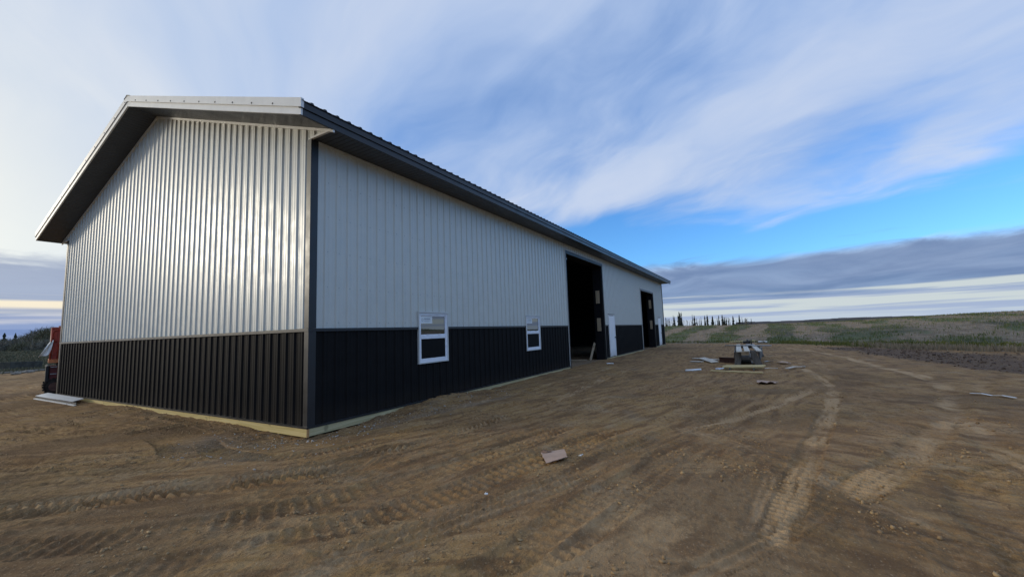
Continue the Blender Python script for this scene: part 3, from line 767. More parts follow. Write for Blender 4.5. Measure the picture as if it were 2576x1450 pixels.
for s in (-1, 1):
    y2 = y_r + s * 0.16; z2 = RIDGE + FT + 0.032 - SLOPE * 0.16
    m.hexa([(-OG - 0.03, y_r, RIDGE + FT + 0.028), (LN + OG + 0.03, y_r, RIDGE + FT + 0.028), (LN + OG + 0.03, y2, z2), (-OG - 0.03, y2, z2),
            (-OG - 0.03, y_r, RIDGE + FT + 0.05), (LN + OG + 0.03, y_r, RIDGE + FT + 0.05), (LN + OG + 0.03, y2, z2 + 0.012), (-OG - 0.03, y2, z2 + 0.012)])
m.build('ridge_cap', M['dark_trim'], shed)

# rake boards: a lower fascia and the upper rake trim standing proud
def rake_piece(name, mat, x0, x1, ya, yb, lo, hi):
    m = MB()
    p = [(x0, ya, rake_z(ya) + lo), (x1, ya, rake_z(ya) + lo), (x1, yb, rake_z(yb) + lo), (x0, yb, rake_z(yb) + lo),
         (x0, ya, rake_z(ya) + hi), (x1, ya, rake_z(ya) + hi), (x1, yb, rake_z(yb) + hi), (x0, yb, rake_z(yb) + hi)]
    m.hexa(p); return m.build(name, mat, shed)
ym = WD / 2
for x0, x1, px0, px1 in ((-OG, -OG + 0.03, -OG - 0.02, -OG + 0.03), (LN + OG - 0.03, LN + OG, LN + OG - 0.03, LN + OG + 0.02)):
    for cuts, mir in (([-OE - 0.004, 2.95, ym], 0), ([ym, 9.4, WD + OE + 0.004], 1)):
        for ya, yb in zip(cuts[:-1], cuts[1:]):
            rake_piece('rake_fascia', M['white_trim'], x0, x1, ya, yb - 0.002, 0.0, 0.115)
            rake_piece('rake_trim', M['white_trim'], px0, px1, (ya - (0.03 if ya < 0 else 0)), yb - 0.002, 0.1155, 0.26)
m = MB()
def screw2(y, x=-OG - 0.02):
    z = rake_z(y) + 0.15; m.obox((x - 0.004, y, z), (0.004, 0, 0), (0, 0.011, 0), (0, 0, 0.011))
for y in np.arange(0.1, WD, 0.62): screw2(float(y))
o = m.build('rake_screws', M['black'], shed); o['kind'] = 'stuff'
# eave fascia along the long side: two tiers
for yy, s in ((-OE, -1), (WD + OE, 1)):
    segs = [(-OG + 0.004, 6.0), (6.0, 12.1), (12.1, 18.2), (18.2, 24.3), (24.3, LN + OG - 0.004)]
    for a, b_ in segs:
        ya, yb = sorted((yy, yy - s * 0.03)); trim('eave_fascia', M['dark_trim'], (a, ya, H), (b_ - 0.002, yb, H + 0.105))
        ya, yb = sorted((yy + s * 0.022, yy - s * 0.03)); trim('eave_trim', M['dark_trim'], (a - 0.02, ya, H + 0.1055), (b_ - 0.002, yb, H + FT + 0.004 - SLOPE * 0.02))
# soffits with their pressed grooves
def soffit_flat(ya, yb):
    m = MB(); x = 0.001; xe = LN - 0.001
    while x < xe:
        b_ = min(x + 0.1, xe)
        m.quad((x, ya, H + 0.004), (x + 0.008, ya, H + 0.012), (x + 0.008, yb, H + 0.012), (x, yb, H + 0.004))
        m.quad((x + 0.008, ya, H + 0.012), (x + 0.012, ya, H + 0.004), (x + 0.012, yb, H + 0.004), (x + 0.008, yb, H + 0.012))
        m.quad((x + 0.012, ya, H + 0.004), (b_, ya, H + 0.004), (b_, yb, H + 0.004), (x + 0.012, yb, H + 0.004))
        x = b_
    return m.build('eave_soffit', M['soffit'], shed)
soffit_flat(-OE + 0.03, 0.0); soffit_flat(WD, WD + OE - 0.03)
def soffit_rake(x0, x1):
    m = MB()
    for s in (0, 1):
        y = -OE + 0.03 if s == 0 else WD + OE - 0.03; d = 0.085 if s == 0 else -0.085
        while (y < ym - 0.001) if s == 0 else (y > ym + 0.001):
            yb = min(y + d, ym) if s == 0 else max(y + d, ym); y1 = y + d * 0.14; y2 = y + d * 0.28
            P_ = lambda yy, g, x: (x, yy, rake_z(yy) + 0.006 + g)
            for (p, gp), (q, gq) in (((y, 0), (y1, .011)), ((y1, .011), (y2, 0)), ((y2, 0), (yb, 0))):
                m.quad(P_(p, gp, x0), P_(q, gq, x0), P_(q, gq, x1), P_(p, gp, x1))
            y = yb
    return m.build('rake_soffit', M['soffit'], shed)
soffit_rake(-OG + 0.03, 0.0); soffit_rake(LN, LN + OG - 0.03)
# white J-trim where the gable meets the soffit, and round the returns
for ya, yb in ((-OE + 0.01, ym), (ym, WD + OE - 0.01)):
    m = MB()
    p = [(-0.036, ya, rake_z(ya) - 0.045), (-0.001, ya, rake_z(ya) - 0.045), (-0.001, yb, rake_z(yb) - 0.045), (-0.036, yb, rake_z(yb) - 0.045),
         (-0.036, ya, rake_z(ya) + 0.003), (-0.001, ya, rake_z(ya) + 0.003), (-0.001, yb, rake_z(yb) + 0.003), (-0.036, yb, rake_z(yb) + 0.003)]
    m.hexa(p); m.build('gable_channel', M['white_trim'], shed)
trim('return_trim', M['white_trim'], (-0.038, -OE + 0.04, H - 0.004), (0.002, -0.028, H + 0.03))
trim('return_trim', M['white_trim'], (-0.038, WD + 0.028, H - 0.004), (0.002, WD + OE - 0.012, H + 0.045))
for a, b_ in ((0.1, LN - 0.1),): trim('eave_channel', M['beige_trim'], (a, -0.03, H - 0.035), (b_, -0.002, H + 0.003))

# structure inside: lined walls with the openings cut out ----------------
def lining(name, plane, u_br, z_br, holes, d0, d1):
    m = MB()
    for ua, ub in zip(u_br[:-1], u_br[1:]):
        for za, zb in zip(z_br[:-1], z_br[1:]):
            cu, cz = (ua + ub) / 2, (za + zb) / 2
            if any(h[0] < cu < h[1] and h[2] < cz < h[3] for h in holes): continue
            m.box(plane(ua, d0, za), plane(ub, d1, zb))
    return m.build(name, M['wrap'], shed)
hl = [(G1[0] + .004, G1[1] - .004, -1, G1[2] - .004), (G2[0] + .004, G2[1] - .004, -1, G2[2] - .004), (WN1[0], WN1[1], WZ[0], WZ[1]), (WN2[0], WN2[1], WZ[0], WZ[1])]
ub_ = sorted({0.06, LN - 0.06, *[h[0] for h in hl], *[h[1] for h in hl]}); zb_ = sorted({0.0, 4.8, *[h[2] for h in hl if h[2] > 0], *[h[3] for h in hl]})
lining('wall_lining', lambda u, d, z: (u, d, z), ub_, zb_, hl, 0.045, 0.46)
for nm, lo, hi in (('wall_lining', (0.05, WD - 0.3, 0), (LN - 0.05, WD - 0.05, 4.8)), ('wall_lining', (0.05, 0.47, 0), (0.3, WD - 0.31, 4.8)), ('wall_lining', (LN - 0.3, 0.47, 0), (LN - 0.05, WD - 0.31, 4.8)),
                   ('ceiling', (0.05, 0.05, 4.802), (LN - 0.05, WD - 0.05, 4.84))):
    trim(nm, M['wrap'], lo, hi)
for x in np.arange(2.4, 30, 2.44):
    trim('post', M['grey_wood'], (float(x) - .07, WD - 0.46, -0.05), (float(x) + .07, WD - 0.31, 4.79))
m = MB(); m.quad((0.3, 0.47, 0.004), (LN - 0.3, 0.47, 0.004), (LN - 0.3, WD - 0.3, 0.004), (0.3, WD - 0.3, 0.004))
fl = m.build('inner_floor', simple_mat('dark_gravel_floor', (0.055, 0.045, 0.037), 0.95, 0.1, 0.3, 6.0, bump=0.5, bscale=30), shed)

# garage doorways: jamb and header trim, plus bare wood blocks nailed on the far jamb
def doorway(G, label):
    a, b_, zt = G
    d = bpy.data.objects.new('garage_doorway', None); COL.objects.link(d); d.location = (a, 0, 0); d.parent = shed; d['label'] = label
    def P_(nm, mat, lo, hi):
        m = MB(); m.box(lo, hi); o = m.build(nm, mat, None); o.parent = d; o.matrix_parent_inverse = Matrix.Translation((-a, 0, 0)); return o
    P_('jamb_trim', M['dark_trim'], (a - 0.085, -0.036, -0.02), (a + 0.002, 0.044, zt))
    P_('jamb_trim', M['dark_trim'], (b_ - 0.002, -0.036, -0.02), (b_ + 0.085, 0.044, zt))
    P_('header_trim', M['dark_trim'], (a - 0.085, -0.038, zt + 0.001), (b_ + 0.085, 0.044, zt + 0.125))
    P_('edge_channel', M['beige_trim'], (a - 0.104, -0.040, ZB), (a - 0.086, -0.002, zt + 0.14))
    P_('edge_channel', M['beige_trim'], (a - 0.104, -0.040, zt + 0.1265), (b_ + 0.104, -0.002, zt + 0.148))
    return P_
P1 = doorway(G1, 'larger garage doorway, nearer the camera')
for z0, z1, ya, yb in ((2.70, 3.32, .15, .33), (1.37, 1.99, .15, .33)): P1('wood_block', M['ply'], (G1[1] - 0.045, ya, z0), (G1[1] - 0.005, yb, z1))
P1('track_bracket', M['metal'], (G1[0] + 0.005, 0.05, 4.28), (G1[0] + 0.28, 0.10, 4.34))
P2 = doorway(G2, 'smaller garage doorway near the far end')
for z0, z1, ya, yb in ((2.80, 3.41, .13, .29), (1.33, 1.94, .14, .29)): P2('wood_block', M['ply'], (G2[1] - 0.045, ya, z0), (G2[1] - 0.005, yb, z1))

# walk-in doors
def walk_door(D, label):
    a, b_, zt = D
    d = bpy.data.objects.new('walk_door', None); COL.objects.link(d); d.location = (a, 0, ZB); d.parent = shed; d['label'] = label
    def P_(nm, mat, m, bev=0.0):
        o = m.build(nm, mat, None, bevel=bev); o.parent = d; o.matrix_parent_inverse = Matrix.Translation((-a, 0, -ZB)); return o
    m = MB(); m.box((a + .035, -0.022, ZB + 0.01), (b_ - .035, 0.02, zt - .03)); P_('door_leaf', M['door_white'], m, 0.003)
    m = MB(); m.box((a - .03, -0.034, ZB - .01), (a + .033, 0.03, zt)); m.box((b_ - .033, -0.034, ZB - .01), (b_ + .03, 0.03, zt)); m.box((a - .03, -0.034, zt + .0005), (b_ + .03, 0.03, zt + .03))
    P_('door_frame', M['door_white'], m)
    m = MB(); m.box((a - .045, -0.045, zt + .031), (b_ + .045, 0.0, zt + .055)); P_('drip_cap', M['dark_trim'], m)
    m = MB(); m.tube([(b_ - .10, -0.022, 1.02), (b_ - .10, -0.05, 1.02)], .028, 10); m.tube([(b_ - .10, -0.05, 1.02), (b_ - .10, -0.085, 1.02)], [.020, .032], 10); P_('door_knob', M['black'], m)
walk_door(D1, 'white walk-in door between the two garage doorways'); walk_door(D2, 'white walk-in door at the far end of the wall')

# windows
def window(Wn, label, big):
    a, b_ = Wn; z0, z1 = WZ; zm = (z0 + z1) / 2 + 0.02
    d = bpy.data.objects.new('window', None); COL.objects.link(d); d.location = (a, 0, z0); d.parent = shed; d['label'] = label
    def P_(nm, mat, m, bev=0.0):
        o = m.build(nm, mat, None, bevel=bev); o.parent = d; o.matrix_parent_inverse = Matrix.Translation((-a, 0, -z0)); return o
    def ring(a, b_, z0, z1, w, y0, y1, wb=None):
        wb = wb or w; m = MB()
        m.box((a, y0, z0), (a + w, y1, z1)); m.box((b_ - w, y0, z0), (b_, y1, z1)); m.box((a + w, y0, z0), (b_ - w, y1, z0 + wb)); m.box((a + w, y0, z1 - w), (b_ - w, y1, z1)); return m
    P_('window_trim', M['beige_trim'], ring(a - .028, b_ + .028, z0 - .022, z1 + .03, .027, -.044, 0.0), 0.0)
    m = MB(); m.box((a - .03, -.058, z1 + .002), (b_ + .03, -.045, z1 + .03)); P_('drip_cap', M['beige_trim'], m)
    P_('window_frame', M['vinyl'], ring(a, b_, z0, z1 - .001, .036, -.034, .05, .055), 0.003)
    P_('window_sash', M['vinyl'], ring(a + .037, b_ - .037, zm + .022, z1 - .038, .026, -.020, .02), 0.002)
    P_('window_sash', M['vinyl'], ring(a + .037, b_ - .037, z0 + .057, zm - .022, .026, -.026, .02), 0.002)
    m = MB(); m.box((a + .037, -.030, zm - .021), (b_ - .037, .03, zm + .021)); P_('meeting_rail', M['vinyl'], m, 0.002)
    m = MB(); m.box((a + .064, -.006, zm + .049), (b_ - .064, .006, z1 - .065)); P_('pane', M['glass'], m)
    m = MB(); m.box((a + .064, -.006, z0 + .084), (b_ - .064, .006, zm - .049)); P_('pane', M['glass'], m)
    m = MB(); m.box((a + .064, -.016, z0 + .084), (b_ - .064, -.013, zm - .049)); P_('insect_screen', M['screen'], m)
    for s in (.28, .70):
        x = a + (b_ - a) * s; m = MB(); m.box((x - .022, -.034, zm + .0215), (x - .012, -.022, zm + .045)); m.box((x + .012, -.034, zm + .0215), (x + .022, -.022, zm + .045)); m.box((x - .022, -.034, zm + .0455), (x + .022, -.022, zm + .052)); P_('sash_lock', M['vinyl'], m)
    # maker's paper label in the corner of the upper pane
    lw, lh = .37, .15
    m = MB(); x0 = a + .075; zt = z1 - .076; m.box((x0, -.0085, zt - lh), (x0 + lw, -.0065, zt)); lb = P_('paper_label', M['label'], m)
    m = MB(); c = (x0 + .05, zt - lh * .5)
    for k in range(16):
        a0, a1 = 2 * math.pi * k / 16, 2 * math.pi * (k + 1) / 16
        m.quad((c[0] + .020 * math.cos(a0), -.0095, c[1] + .026 * math.sin(a0)), (c[0] + .028 * math.cos(a0), -.0095, c[1] + .036 * math.sin(a0)),
               (c[0] + .028 * math.cos(a1), -.0095, c[1] + .036 * math.sin(a1)), (c[0] + .020 * math.cos(a1), -.0095, c[1] + .026 * math.sin(a1)))
    xs = x0 + .10
    for wd in (.03, .012, .03, .028, .03, .028, .022, .03): m.quad((xs, -.0095, zt - .066), (xs + wd * .8, -.0095, zt - .066), (xs + wd * .8, -.0095, zt - .036), (xs, -.0095, zt - .036)); xs += wd
    m.quad((x0 + .10, -.0095, zt - .094), (x0 + .33, -.0095, zt - .094), (x0 + .33, -.0095, zt - .086), (x0 + .10, -.0095, zt - .086))
    m.quad((x0 + .10, -.0095, zt - .112), (x0 + .27, -.0095, zt - .112), (x0 + .27, -.0095, zt - .105), (x0 + .10, -.0095, zt - .105))
    P_('label_print', M['print'], m)
window(WN1, 'white sash window nearer the corner', True); window(WN2, 'white sash window nearer the garage doorway', False)

# ------------------------------------------------------------------ loose things
def lie(pts, dz=0.0): return [(x, y, gz(x, y) + dz) for x, y in pts]

def slab(mb, quad_pts, t, bend=None):
    """thin slab on the ground from 4 ground points (x, y, extra height)"""
    lo = [Vector((x, y, gz(x, y) + h)) for x, y, h in quad_pts]; up = Vector((0, 0, t))
    mb.hexa([*lo, *[p + up for p in lo]])

def sheet_grid(mb, corners, nu, nv, zf, t, jag=0.0, seed=1, stiff=False):
    """bent sheet: corners are 4 ground points; zf(u, v) the height above ground"""
    r = random.Random(seed); P = {}; g0 = sum(gz(x, y) for x, y in corners) / 4
    c = [Vector((x, y, 0)) for x, y in corners]
    for i in range(nu + 1):
        for j in range(nv + 1):
            u, v = i / nu, j / nv
            p = c[0] * (1 - u) * (1 - v) + c[1] * u * (1 - v) + c[2] * u * v + c[3] * (1 - u) * v
            if i in (0, nu) or j in (0, nv): p = p + Vector((r.uniform(-jag, jag), r.uniform(-jag, jag), 0))
            p.z = (g0 if stiff else gz(p.x, p.y)) + 0.012 + zf(u, v); P[i, j] = p
    up = Vector((0, 0, t))
    for i in range(nu):
        for j in range(nv):
            a, b_, c2, d = P[i, j], P[i + 1, j], P[i + 1, j + 1], P[i, j + 1]
            mb.quad(a + up, b_ + up, c2 + up, d + up); mb.quad(d, c2, b_, a)
    for i in range(nu):
        for j, fl in ((0, 0), (nv, 1)):
            a, b_ = P[i, j], P[i + 1, j]; mb.quad(*((a, b_, b_ + up, a + up) if not fl else (b_, a, a + up, b_ + up)))
    for j in range(nv):
        for i, fl in ((0, 1), (nu, 0)):
            a, b_ = P[i, j], P[i, j + 1]; mb.quad(*((a, b_, b_ + up, a + up) if not fl else (b_, a, a + up, b_ + up)))

# torn cardboard sheet in the foreground
m = MB(); sheet_grid(m, [(0.44, -3.90), (0.68, -4.10), (0.31, -4.30), (0.10, -4.13)], 10, 8, lambda u, v: 0.022 + 0.032 * u * v, 0.006, 0.005, 3, True)
cb = tag(m.build('cardboard_sheet', M['card']), 'square torn sheet of brown cardboard lying alone in the foreground dirt', 'cardboard')
m = MB(); sheet_grid(m, [(0.455, -3.895), (0.555, -3.985), (0.50, -4.02), (0.395, -3.945)], 4, 3, lambda u, v: 0.034 + 0.012 * u, 0.003, 0.008, 8)
m.build('torn_flap', M['card_dark'], cb)
# small scraps
def scrap(pts, mat, name, label, cat, h=0.02, t=0.004, seed=1):
    m = MB(); sheet_grid(m, pts, 3, 3, lambda u, v: h * (0.3 + abs(math.sin(5 * u + 3 * v + seed))), t, 0.006, seed)
    return tag(m.build(name, mat), label, cat)
scrap([(0.505, -4.375), (0.50, -4.42), (0.455, -4.40), (0.47, -4.37)], M['white_plastic'], 'plastic_scrap', 'tiny white plastic scrap right of the foreground cardboard', 'scrap', .02)
scrap([(-0.865, -3.975), (-0.88, -4.005), (-0.905, -4.0), (-0.90, -3.98)], M['white_plastic'], 'paper_scrap', 'tiny pale scrap alone on the tracks at the lower centre', 'scrap', .012)
scrap([(12.62, -0.86), (12.78, -1.12), (12.62, -1.16), (12.52, -0.95)], M['white_plastic'], 'crumpled_bag', 'small white crumpled scrap in front of the larger garage doorway', 'scrap', .06)
scrap([(32.6, -6.35), (32.2, -6.95), (31.6, -6.9), (31.9, -6.3)], M['white_plastic'], 'plastic_sheet', 'white plastic scrap far off at the green edge of the yard', 'scrap', .10)
# long white strips
def strip(pts, w, mat, name, label, cat, t=0.006, dz=0.012, wave=0.02):
    m = MB(); n = len(pts); L = []
    for i, (x, y) in enumerate(pts):
        p = Vector((x, y, 0)); q = Vector((*pts[min(i + 1, n - 1)], 0)) - Vector((*pts[max(i - 1, 0)], 0)); s = Vector((-q.y, q.x, 0)).normalized() * w / 2
        z = gz(x, y) + dz + wave * (0.5 + 0.5 * math.sin(i * 2.1)); L.append((p + s + Vector((0, 0, z)), p - s + Vector((0, 0, z + .004))))
    up = Vector((0, 0, t))
    for (a, b_), (c2, d) in zip(L[:-1], L[1:]): m.hexa([a, b_, d, c2, a + up, b_ + up, d + up, c2 + up])
    return tag(m.build(name, mat), label, cat)
strip([(7.20, -9.70), (7.12, -9.83), (7.02, -9.93), (6.93, -10.03), (6.82, -10.16)], .065, M['white_plastic'], 'plastic_strip', 'long white plastic strip lying on the dirt at the right', 'strip')
strip([(11.55, -6.41), (11.63, -6.55), (11.70, -6.76)], .05, M['white_plastic'], 'plastic_strip', 'short white strip sticking out right of the yellow lumber pile', 'strip', .008, .03)
m = MB(); m.tube([(10.54, -4.17, gz(10.54, -4.17) + .035), (10.68, -4.36, gz(10.68, -4.36) + .03), (10.86, -4.60, gz(10.86, -4.6) + .045)], .032, 10); tag(m.build('plastic_pipe', M['white_plastic'], smooth=True), 'short white plastic pipe lying left of the lumber pile', 'pipe')
strip([(14.55, -6.45), (14.75, -6.58), (14.98, -6.71)], .09, M['metal'], 'metal_strip', 'short grey metal strip on the dirt right of the work bench', 'strip')
strip([(11.55, -7.0), (12.0, -7.22), (12.65, -7.54)], .10, M['plank'], 'board_offcut', 'pale board offcut lying on the dirt right of the bench', 'board', .02, .01, .05)
m = MB(); sheet_grid(m, [(14.3, -6.84), (14.1, -7.3), (13.75, -7.2), (13.7, -6.95)], 6, 4, lambda u, v: .02 + .04 * abs(math.sin(3 * u + v)), .006, .03, 5); tag(m.build('cardboard_piece', M['card']), 'crumpled brown cardboard piece right of the bench, beyond the pale board', 'cardboard')
m = MB(); sheet_grid(m, [(8.62, -6.18), (8.38, -6.62), (7.98, -6.56), (7.95, -6.2)], 9, 6, lambda u, v: .008 + .045 * sstep(.5, 1, v) * abs(math.sin(6 * u)), .006, .04, 6); tag(m.build('cardboard_piece', M['card']), 'flattened torn cardboard box between the lumber pile and the camera', 'cardboard')

# lumber pile: single boards, each on its own
LB = 0
def lumber(p, q, w, h, z, label, mat='lumber', name='lumber_board', group='yellow boards in the pile', up=(0, 0, 1)):
    m = MB(); a = Vector((*p, gz(*p) + z)); b_ = Vector((*q, gz(*q) + z)); m.beam(a, b_, w, h)
    return tag(m.build(name, M[mat], bevel=.003), label, 'board', group)
for y in (-5.42, -6.1):
    m = MB(); m.beam((11.2, y, gz(11.2, y) + .03), (12.3, y, gz(12.3, y) + .03), .04, .07); tag(m.build('support_block', M['grey_wood'], bevel=.003), 'dark wood block under the left end of the lumber pile' if y > -5.8 else 'dark wood block under the right end of the lumber pile', 'block')
lumber((11.40, -5.20), (11.50, -6.38), .09, .04, .10, 'frontmost yellow board in the upper layer of the pile')
lumber((11.53, -5.24), (11.62, -6.40), .09, .04, .101, 'second yellow board from the front of the pile')
lumber((11.68, -5.19), (11.76, -6.43), .09, .04, .099, 'third yellow board from the front of the pile')
lumber((11.86, -5.28), (11.93, -6.44), .09, .04, .102, 'rearmost yellow board in the pile, set back a little')
lumber((11.44, -5.26), (11.56, -6.36), .09, .035, .055, 'lower board hidden beneath the front of the yellow pile')
lumber((10.60, -4.92), (10.36, -6.34), .09, .04, .030, 'lone yellow board on the dirt in front of the pile', group='')
m = MB(); sheet_grid(m, [(11.40, -4.99), (11.30, -5.26), (10.90, -5.26), (10.96, -5.05)], 4, 3, lambda u, v: .04 + .03 * u, .012, .012, 9); tag(m.build('foam_offcut', M['foam']), 'pale blue foam offcut tucked under the left end of the lumber pile', 'foam')

# grey boards and a brown steel channel left of the bench
m = MB(); m.beam((16.0, -3.78, gz(16, -3.78) + .05), (15.3, -4.80, gz(15.3, -4.8) + .04), .22, .03); tag(m.build('weathered_board', M['plank'], bevel=.003), 'long grey board, rearmost of the loose boards left of the bench', 'board')
m = MB(); m.beam((15.5, -4.15, gz(15.5, -4.15) + .10), (13.75, -4.80, gz(13.75, -4.8) + .05), .26, .03, (0.0, .15, 1)); tag(m.build('weathered_board', M['plank'], bevel=.003), 'wide grey board lying across the others left of the bench', 'board')
m = MB(); m.beam((14.3, -3.88, gz(14.3, -3.88) + .03), (14.1, -4.32, gz(14.1, -4.32) + .04), .22, .03); tag(m.build('weathered_board', M['plank'], bevel=.003), 'short grey board, leftmost of the loose boards by the bench', 'board')
a, b_ = Vector((14.55, -4.90, gz(14.5, -4.9))), Vector((14.15, -5.52, gz(14.15, -5.5))); d = (b_ - a).normalized(); s = Vector((-d.y, d.x, 0)) * -1
m = MB(); c = (a + b_) / 2; L = (b_ - a).length / 2
for off, wdt, zc, hh in ((0, .004, .10, .10), (.05, .05, .198, .004), (.05, .05, .004, .004)): m.obox(c + s * off + Vector((0, 0, zc)), d * L, s * wdt, Vector((0, 0, hh)))
tag(m.build('steel_channel', M['rust']), 'brown steel channel on its side left of the bench legs', 'channel')
m = MB(); m.beam((14.2, -5.68, gz(14.2, -5.68) + .06), (14.9, -6.16, gz(14.9, -6.16) + .10), .10, .05); tag(m.build('grey_offcut', M['grey_wood'], bevel=.003), 'grey timber offcut lying on the dirt under the work bench', 'board')
m = MB(); m.beam((32.7, -4.45, gz(32.7, -4.45) + .10), (33.6, -6.1, gz(33.6, -6.1) + .14), .30, .06); tag(m.build('long_board', M['lumber'], bevel=.003), 'long yellow board far off on the edge of the green field', 'board')

# low work bench: two splayed trestles, side rails, three planks
bench = thing('work_bench', (15.2, -5.8, gz(15.2, -5.8)), 'makeshift low work bench of three pale planks on grey timber trestles', 'bench')
TZ = 0.50
def trestle(x, yl, yr, nm):
    g = gz(x, (yl + yr) / 2)
    for ya, yb in ((yl + .05, yl - .03), (yr - .05, yr + .14)):
        for fx in (-.16, .20):
            m = MB(); m.beam((x + fx, ya, g - .02), (x + fx * .2, yb, TZ - .03), .20, .05, (1, 0, 0)); m.build('leg', M['grey_wood'], bench, bevel=.003)
    m = MB(); m.beam((x, yl, TZ - .06), (x, yr, TZ - .06), .09, .10); m.build('cross_beam', M['grey_wood'], bench, bevel=.003)
    m = MB(); m.beam((x - .05, yl + .02, g + .24), (x - .05, yr - .02, g + .24), .05, .09); m.build('brace', M['grey_wood'], bench, bevel=.003)
trestle(13.25, -5.63, -6.22, 'near'); trestle(17.3, -5.45, -6.35, 'far')
for ya, yb in ((-5.52, -5.42), (-6.30, -6.42)):
    m = MB(); m.beam((13.3, ya, .30), (17.3, yb, .30), .04, .30); m.build('side_rail', M['grey_wood'], bench, bevel=.003)
m = MB(); m.obox((15.3, -5.88, .15), (1.7, 0, 0), (0, .30, 0), (0, 0, .012)); m.build('lower_shelf', M['grey_wood'], bench)
for x0, y0, x1, y1, w in ((12.35, -5.70, 17.9, -5.50, .17), (12.55, -5.94, 17.2, -5.78, .17), (12.65, -6.30, 17.7, -6.06, .17)):
    m = MB(); m.beam((x0, y0, TZ + .02), (x1, y1, TZ + .02), w, .038); m.build('plank', M['plank'], bench, bevel=.003)
m = MB(); m.box((12.75, -5.98, TZ - .13), (13.1, -5.74, TZ - .002)); tag(m.build('wood_block', M['ply'], bevel=.004), 'bare wood block wedged under the middle bench plank', 'block')
m = MB(); m.tube([(16.2, -5.05, TZ + .065), (15.6, -6.75, TZ + .065)], .022, 8); tag(m.build('steel_pipe', M['metal'], smooth=True), 'long thin steel pipe laid across the bench planks', 'pipe')
m = MB(); m.hexa([(13.35, -6.02, .06), (13.36, -6.02, .06), (13.36, -6.14, .06), (13.35, -6.14, .06), (13.1, -5.985, .46), (13.11, -5.985, .46), (13.11, -6.0, .47), (13.1, -6.0, .47)]); tag(m.build('plastic_shard', M['white_plastic']), 'white pointed shard leaning inside the near bench trestle', 'shard')
saw = thing('circular_saw', (17.3, -5.95, TZ + .04), 'black circular saw resting at the far end of the bench', 'saw')
m = MB(); m.tube([(17.3, -6.02, TZ + .15), (17.3, -6.06, TZ + .15)], .13, 20); m.build('blade_guard', M['black'], saw)
m = MB(); m.tube([(17.3, -6.0, TZ + .16), (17.28, -5.72, TZ + .15)], [.075, .06], 12); m.build('motor', M['black'], saw)
m = MB(); m.box((17.05, -6.12, TZ + .04), (17.6, -5.82, TZ + .052)); m.build('base_plate', M['metal'], saw)
m = MB(); m.tube([(17.2, -5.90, TZ + .20), (17.1, -5.90, TZ + .27), (16.95, -5.90, TZ + .25), (16.92, -5.90, TZ + .14)], .022, 8); m.build('handle', M['black'], saw)

# planks leaning just inside the larger doorway
m = MB(); m.beam((14.86, 0.62, 0.01), (15.27, 0.50, 0.80), .17, .04, (0, 1, 0)); tag(m.build('leaning_plank', M['ply'], bevel=.003), 'brown plank leaning against the jamb inside the larger garage doorway', 'plank')
m = MB(); m.beam((14.75, 0.75, 0.02), (14.6, 1.5, 0.04), .2, .05); tag(m.build('floor_offcut', M['ply'], bevel=.003), 'brown offcut on the floor behind the leaning plank', 'board')

# white trim pieces by the far left corner
tr = thing('trim_bundle', (-0.30, 10.6, gz(-.3, 10.6)), 'long white metal trim channel lying beside the far left corner of the shed', 'trim')
za = gz(-.2, 10.5)
m = MB(); A_, B_ = Vector((-0.30, 12.55, gz(-.3, 12.5) + .10)), Vector((-0.28, 9.5, gz(-.28, 9.5) + .08)); m.beam(A_, B_, .26, .012, (-0.22, 0, 1)); m.build('top_face', M['white_trim'], tr)
m = MB(); m.beam((-0.46, 12.45, gz(-.46, 12.4) + .02), (-0.455, 9.5, gz(-.45, 9.5) + .02), .05, .022); m.build('lower_lip', M['white_trim'], tr)
m = MB(); m.beam((-0.455, 9.44, gz(-.45, 9.4) + .02), (-0.45, 8.95, gz(-.45, 9.0) + .02), .05, .022); m.build('lower_lip', M['white_trim'], tr)
m = MB(); m.beam((-0.42, 12.5, gz(-.42, 12.5) + .055), (-0.40, 9.05, gz(-.4, 9.05) + .055), .012, .06); m.build('dark_return', M['dark_trim'], tr)

# red scissor lift behind the left end wall
lift = thing('scissor_lift', (1.1, 14.2, gz(1.1, 14.2)), 'red scissor lift with raised guard rails parked behind the left end of the shed', 'scissor lift')
gl = gz(0.2, 13.6)
m = MB(); m.box((-0.02, 13.45, gl + .30), (2.2, 14.75, gl + .92)); m.build('chassis', M['dark_red'], lift, bevel=.03)
m = MB(); m.box((-0.085, 13.40, gl + .44), (0.0, 14.8, gl + .94)); m.build('end_housing', M['black'], lift, bevel=.02)
for zz in (.42, .66, .88):
    m = MB(); m.box((0.02, 13.425, gl + zz), (0.16, 13.449, gl + zz + .025)); m.build('lift_step', M['metal'], lift)
for x in (0.14, 1.85):
    for y in (13.36, 14.62):
        w = MB(); N = 18
        for k in range(N):     # lugged tyre
            a0 = 2 * math.pi * k / N; c_, s_ = math.cos(a0), math.sin(a0); w.obox((x + c_ * .255, y + .11, gl + .27 + s_ * .255), (c_ * .022, 0, s_ * .022), (0, .13, 0), (-s_ * .025, 0, c_ * .025))
        w.tube([(x, y - .01, gl + .27), (x, y + .02, gl + .27), (x, y + .2, gl + .27), (x, y + .23, gl + .27)], [.17, .25, .25, .17], 20)
        wo = w.build('wheel', M['tyre'], lift)
        r_ = MB(); r_.tube([(x, y - .025, gl + .27), (x, y - .005, gl + .27)], .14, 14); r_.tube([(x, y - .04, gl + .27), (x, y - .02, gl + .27)], .06, 10)
        rim = r_.build('rim', M['rust'], None); rim.parent = wo; rim.matrix_parent_inverse = Matrix.Identity(4)
m = MB()
for k in range(3):
    z0 = gl + .93 + k * .045
    for y in (13.7, 14.45): m.beam((0.15, y, z0), (2.1, y, z0 + .03), .05, .04)
m.build('scissor_stack', M['black'], lift)
